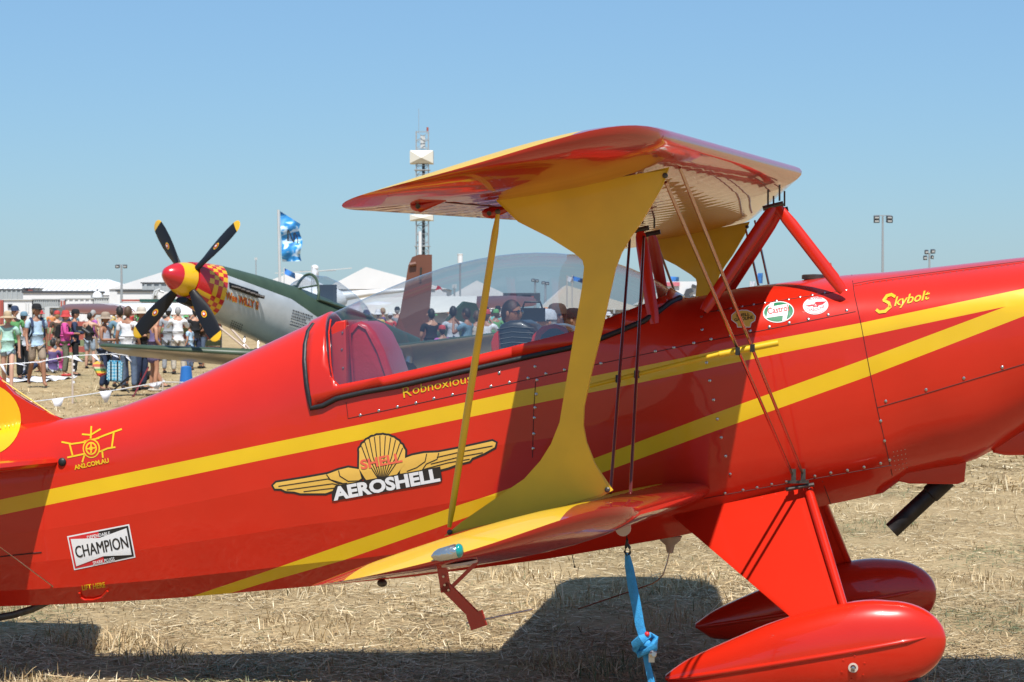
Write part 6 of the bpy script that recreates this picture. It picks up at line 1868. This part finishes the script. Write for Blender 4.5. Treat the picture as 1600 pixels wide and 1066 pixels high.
pK, _ = person(220, 50, 1.78, 60, 'black', 'navy', 'man in black shirt and beige sun hat behind the lower propeller blade', 'trousers', 'short', ('sun', 'beige'), 'brown', pose='hold')
pL, _ = person(240, D_feet(612), 1.68, 120, 'floral', 'floral', 'girl with long light brown hair in dark floral dress with one arm raised', 'dress', 'none', None, 'blond', True, 'raise', 'skin', shoes='beige')
pM, _ = person(278, 62, 1.80, 190, 'white', 'beige', 'man in white long sleeved shirt and beige trousers seen from behind', 'trousers', 'long', None, 'grey', pose='camera')
pN, _ = person(263, 63, 1.78, 175, 'grey', 'grey', 'person in grey shirt left of the man in the white shirt', 'trousers', 'short', ('cap', 'grey'), 'dark')
pO, _ = person(296, 66, 1.35, 250, 'ltblue', 'denim', 'child in light blue top standing right of the beige trousers', 'trousers', 'short', None, 'dark')
pP, _ = person(305, 68, 1.75, 200, 'black', 'navy', 'man in black t-shirt behind the lower right propeller blade', 'trousers', 'short', ('cap', 'black'), 'dark', pose='camera')
# seated people
SIT = [(82, 63, 200, 'purple', 'ltgrey', 'dark', 'dark haired person sitting on the grass right of the barefoot man'), (91, 64, 240, 'pink', 'ltdenim', 'brown', 'person in pink sitting on the grass left of the woman in pink'), (36, 60, 120, 'ltgrey', 'navy', 'dark', 'person in grey sitting on a white cloth behind the barefoot man'), (215, 52, 100, 'red', 'black', 'dark', 'person in red crouching between the jeans and the floral dress')]
for px, D_, yw, t_, bt, hr, lab in SIT: person(px, D_, 1.65, yw, t_, bt, lab, 'shorts', 'short', None, hr, pose='sit', skin='skin')
for px, D_, lab in ((40, 56, 'white picnic cloth on the grass behind the barefoot man'), (70, 58, 'white sheet on the grass between the walkers')):
    b = NB(); p = G(px, 483 + FPX * CAM_H / D_); g = [[b.verts.new((p.x + (i - 3) * .22, p.y + (j - 3) * .3, .03 + .03 * math.sin(i * 2 + j * 1.3))) for i in range(7)] for j in range(7)]
    for j in range(6):
        for i in range(6): b.faces.new((g[j][i], g[j][i + 1], g[j + 1][i + 1], g[j + 1][i]))
    thing_at('picnic_cloth', b, cm('white'), lab, 'cloth', p)
# bags
def checker_bag():
    m = bpy.data.materials.new('blue_white_pattern'); m.use_nodes = True; nt = m.node_tree; p = nt.nodes['Principled BSDF']
    tc = nt.nodes.new('ShaderNodeTexCoord'); c = nt.nodes.new('ShaderNodeTexChecker'); c.inputs['Scale'].default_value = 22
    mp = nt.nodes.new('ShaderNodeMapping'); mp.inputs['Rotation'].default_value = (0, R(45), 0)
    c.inputs[1].default_value = (.03, .26, .42, 1); c.inputs[2].default_value = (.34, .52, .60, 1); nt.links.new(tc.outputs['Object'], mp.inputs[0]); nt.links.new(mp.outputs[0], c.inputs[0]); nt.links.new(c.outputs[0], p.inputs['Base Color']); return m
def stripe_bag():
    m = bpy.data.materials.new('striped_fabric'); m.use_nodes = True; nt = m.node_tree; p = nt.nodes['Principled BSDF']
    tc = nt.nodes.new('ShaderNodeTexCoord'); sx = nt.nodes.new('ShaderNodeSeparateXYZ'); mm_ = nt.nodes.new('ShaderNodeMath'); mm_.operation = 'MULTIPLY_ADD'; mm_.inputs[1].default_value = 3.3; mm_.inputs[2].default_value = .5
    cr = nt.nodes.new('ShaderNodeValToRGB'); cr.color_ramp.interpolation = 'CONSTANT'; e = cr.color_ramp.elements
    e[0].position = 0; e[0].color = (.6, .05, .04, 1); e[1].position = .2; e[1].color = (.75, .5, .05, 1)
    for q, c_ in ((.35, (.15, .4, .12, 1)), (.5, (.7, .6, .4, 1)), (.62, (.6, .15, .1, 1)), (.8, (.8, .5, .1, 1))): k = e.new(q); k.color = c_
    nt.links.new(tc.outputs['Object'], sx.inputs[0]); nt.links.new(sx.outputs[2], mm_.inputs[0]); nt.links.new(mm_.outputs[0], cr.inputs[0]); nt.links.new(cr.outputs[0], p.inputs['Base Color']); return m
def bag(px, py, D_, w_, h_, m, label, cat, tilt=0, straps=None):
    c = W(px, py, D_); e = empty('bag', c, label, cat); b = NB(); box(b, (0, 0, 0), (w_, .22, h_), Matrix.Rotation(R(tilt), 3, 'Y')); bmesh.ops.bevel(b, geom=b.edges[:], offset=.03, segments=2, affect='EDGES'); build('bag_body', b, m, e)
    b = NB(); tube(b, [Vector(v) for v in ((-w_ * .3, 0, h_ * .48), (-w_ * .2, 0, h_ * .8), (w_ * .2, 0, h_ * .8), (w_ * .3, 0, h_ * .48))], .014, 6); build('handle', b, cm('black'), e)
    if straps:
        for q in (-.22, .22):
            b = NB(); box(b, (w_ * q, -.112, 0), (.03, .006, h_ * .96)); build('strap', b, cm('black'), e, smooth=False)
bag(180, 580, 46.3, .30, .42, checker_bag(), 'blue and white patterned cooler bag carried below the waist', 'cooler bag', 3, True)
bag(156, 576, 46.6, .20, .30, stripe_bag(), 'small multicoloured striped bag left of the cooler bag', 'bag', -28)
# folding chair / trolley dark beside jeans
b = NB(); c = W(187, 600, 47.5)
for q in ((-.2, 0, .0, .2, .0, .35), (-.2, 0, .35, .2, 0, .0), (-.22, .25, 0, .2, .25, .35)): tube(b, [c + Vector((q[0], q[1], q[2])) * 1 - Vector((0, 0, c.z - .03)), c + Vector((q[3], q[4], q[5])) - Vector((0, 0, c.z - .03))], .014, 6)
o = thing_at('folding_stool', b, M['black'], 'black folding stool frame on the grass by the jeans', 'stool', (c.x, c.y, 0)); o['kind'] = 'stuff'; del o['kind']
b = NB(); tube(b, [W(209, 619, 44.5), W(232, 574, 46.5)], .016, 8); tube(b, [W(209, 619, 44.5), W(207, 618.5, 44.6)], .02, 6); thing_at('red_pole', b, mat('dark_red_pole', (.20, .02, .03), .5), 'thin dark red pole leaning in front of the floral dress', 'pole', W(209, 619, 44.5))

# people seen through the canopy and beyond the nose
person(798, 21.5, 1.74, 62, 'purple', 'navy', 'dark haired man in purple shirt close behind the front headrest', 'trousers', 'short', None, 'dark', skin='skin_tan', pose='hold', base=.08, glasses=True)
person(856, 24, 1.72, -70, 'white', 'navy', 'grey haired person in white shirt seen through the canopy', 'trousers', 'short', ('cap', 'ltgrey'), 'grey', pose='camera', skin='skin')
person(872, 25, 1.78, -60, 'brown', 'black', 'person in dark cap and brown top behind the grey haired one', 'trousers', 'short', ('cap', 'brown'), 'dark', pose='camera', skin='skin_tan')
person(894, 27, 1.73, 80, 'brown', 'navy', 'woman in brown top and dark cap beside the yellow strut', 'trousers', 'none', ('cap', 'black'), 'brown', pose='stand', skin='skin')
b = NB(); p = W(832, 492, 23.6); box(b, p, (.26, .14, .14)); lathe(b, p + Vector((-.1, 0, 0)), (-1, 0, 0), [(0, .055), (.12, .06), (.13, .05)], 14); tube(b, [p + Vector((-.1, 0, .07)), p + Vector((-.08, 0, .13)), p + Vector((.08, 0, .13)), p + Vector((.1, 0, .07))], .012, 6)
thing_at('video_camera', b, M['black'], 'black video camera held up behind the canopy glass', 'camera', p)
CAN = [(674, 49.5, 1.75, 200, 'black', 'navy', 'phone', 'dark', None, 'man in black raising a phone left of the others through the canopy'), (708, 49, 1.80, 185, 'ltgrey', 'beige', 'stand', 'dark', None, 'man in pale grey shirt from behind seen through the canopy'), (729, 48.5, 1.76, 240, 'steelblue', 'navy', 'camera', 'dark', None, 'man in blue t-shirt photographing with both arms raised'), (691, 47.5, 1.40, 200, 'magenta', 'grey', 'phone', 'red', ('cap', 'red'), 'small person in magenta top and red cap through the canopy'), (745, 51, 1.70, 190, 'beige', 'navy', 'stand', 'brown', None, 'person in beige just left of the yellow rod'), (760, 51, 1.72, 170, 'white', 'navy', 'camera', 'brown', ('cap', 'red'), 'person with red cap right of the yellow rod'), (775, 66, 1.72, 190, 'green', 'navy', 'stand', 'brown', ('cap', 'green'), 'person in green behind the man in purple'), (932, 30, 1.74, 60, 'black', 'navy', 'stand', 'dark', None, 'dark haired man right of the yellow strut'), (1050, 42, 1.98, 80, 'navy', 'navy', 'stand', 'dark', ('cap', 'navy'), 'man in navy cap by the rear cabane strut'), (1083, 44, 1.98, 60, 'ltgrey', 'navy', 'stand', 'dark', None, 'man in sunglasses in front of the white banner')]
for px, D_, hh, yw, t_, bt, ps, hr, ht, lab in CAN: person(px, D_, hh, yw, t_, bt, lab, 'trousers', 'short', ht, hr if hr in HAIR else 'dark', pose=ps, skin=random.choice(['skin', 'skin_tan']), glasses='sunglasses' in lab)

# the crowd behind: copies of six builds, each with its own colours
protos = []
for k, (ps, hat, sl, lg) in enumerate((('stand', ('cap', 'navy'), 'short', 'shorts'), ('stand', None, 'short', 'trousers'), ('camera', ('cap', 'red'), 'short', 'shorts'), ('hold', ('sun', 'beige'), 'short', 'trousers'), ('phone', None, 'none', 'shorts'), ('walk', ('bucket', 'white'), 'short', 'trousers'))):
    pr, _ = person(300 + k * 10, 90 + k, 1.72, 180, 'white', 'navy', 'spectator', lg, sl, hat, 'dark', pose=ps, detail=0)
    protos.append(pr)
names_top = dict(mint='mint green', ltblue='light blue', white='white', black='black', grey='grey', navy='navy', red='red', orange='orange', yellow='yellow', teal='teal', magenta='magenta', beige='beige', steelblue='blue', green='green', brown='brown', purple='purple')
tops = list(names_top); hats = ['red', 'navy', 'white', 'black', 'beige', 'green', 'orange', 'steelblue']
bots = ['navy', 'khaki', 'black', 'denim', 'grey', 'ltdenim', 'beige']
used_labels = {}
r2 = random.Random(11)
zones = [(58, 345, 21, 68, 120), (560, 780, 26, 72, 120), (735, 1010, 34, 70, 110), (1030, 1200, 10, 80, 120)]
first = set()
for zi, (xa, xb, n_, d0, d1) in enumerate(zones):
    for k in range(n_):
        px = xa + (xb - xa) * (k + r2.random()) / n_; D_ = d0 + (d1 - d0) * r2.random()
        pi_ = r2.randrange(6); pr = protos[pi_]
        t_, h_, bt = tops[(k * 7 + zi * 3) % len(tops)], hats[(k // 3 + zi) % len(hats)], bots[(k * 5 // 2 + zi) % len(bots)]
        if pi_ in first:
            e = pr.copy(); COL.objects.link(e)
            kids = []
            for ch in pr.children:
                c_ = ch.copy(); COL.objects.link(c_); c_.parent = e; kids.append(c_)
        else: e = pr; kids = list(pr.children); first.add(pi_)
        sc_ = .9 + .16 * r2.random()
        e.location = (W(px, 483, D_).x, D_, 0); e.rotation_euler.z = R(r2.choice([180, 150, 210, 90, 270, 0, 195]) + r2.uniform(-20, 20)); e.scale = (sc_,) * 3
        hatname = None
        for c_ in kids:
            nm = c_.name.split('.')[0]
            mk = {'shirt': cm(t_), 'hat': cm(h_), 'shorts': cm(bt), 'trousers': cm(bt), 'hair': hm(r2.choice(list(HAIR))), 'body': M[r2.choice(['skin', 'skin_tan', 'skin_pale'])]}.get(nm)
            if nm == 'hat': hatname = h_
            if mk:
                c_.material_slots[0].link = 'OBJECT'; c_.material_slots[0].material = mk
        hk = {0: 'cap', 2: 'cap', 3: 'sun hat', 5: 'bucket hat'}.get(pi_)
        doing = {0: 'standing', 1: 'bareheaded', 2: 'photographing', 3: 'waiting', 4: 'phone-raising', 5: 'walking'}[pi_]
        zone = ('left crowd', 'crowd behind canopy rear', 'crowd behind canopy front', 'crowd right of cabane')[zi]
        bn = {'navy': 'navy', 'khaki': 'brown', 'black': 'black', 'denim': 'dark denim', 'grey': 'grey', 'ltdenim': 'pale denim', 'beige': 'beige'}[bt]
        hn = {'steelblue': 'blue'}.get(h_, h_)
        e['label'] = f"{doing} spectator in {names_top[t_]} top, {bn} {'shorts' if pi_ in (0, 2, 4) else 'trousers'}{', ' + hn + ' ' + hk if hk else ''}, {zone}"
        e['category'] = 'person'; e['group'] = 'spectators in the distant crowd'
for i, pr in enumerate(protos):
    if i not in first:
        for ch in list(pr.children): bpy.data.objects.remove(ch)
        bpy.data.objects.remove(pr)
for o in bpy.data.objects:
    if '_s' in o: del o['_s']
#@@END
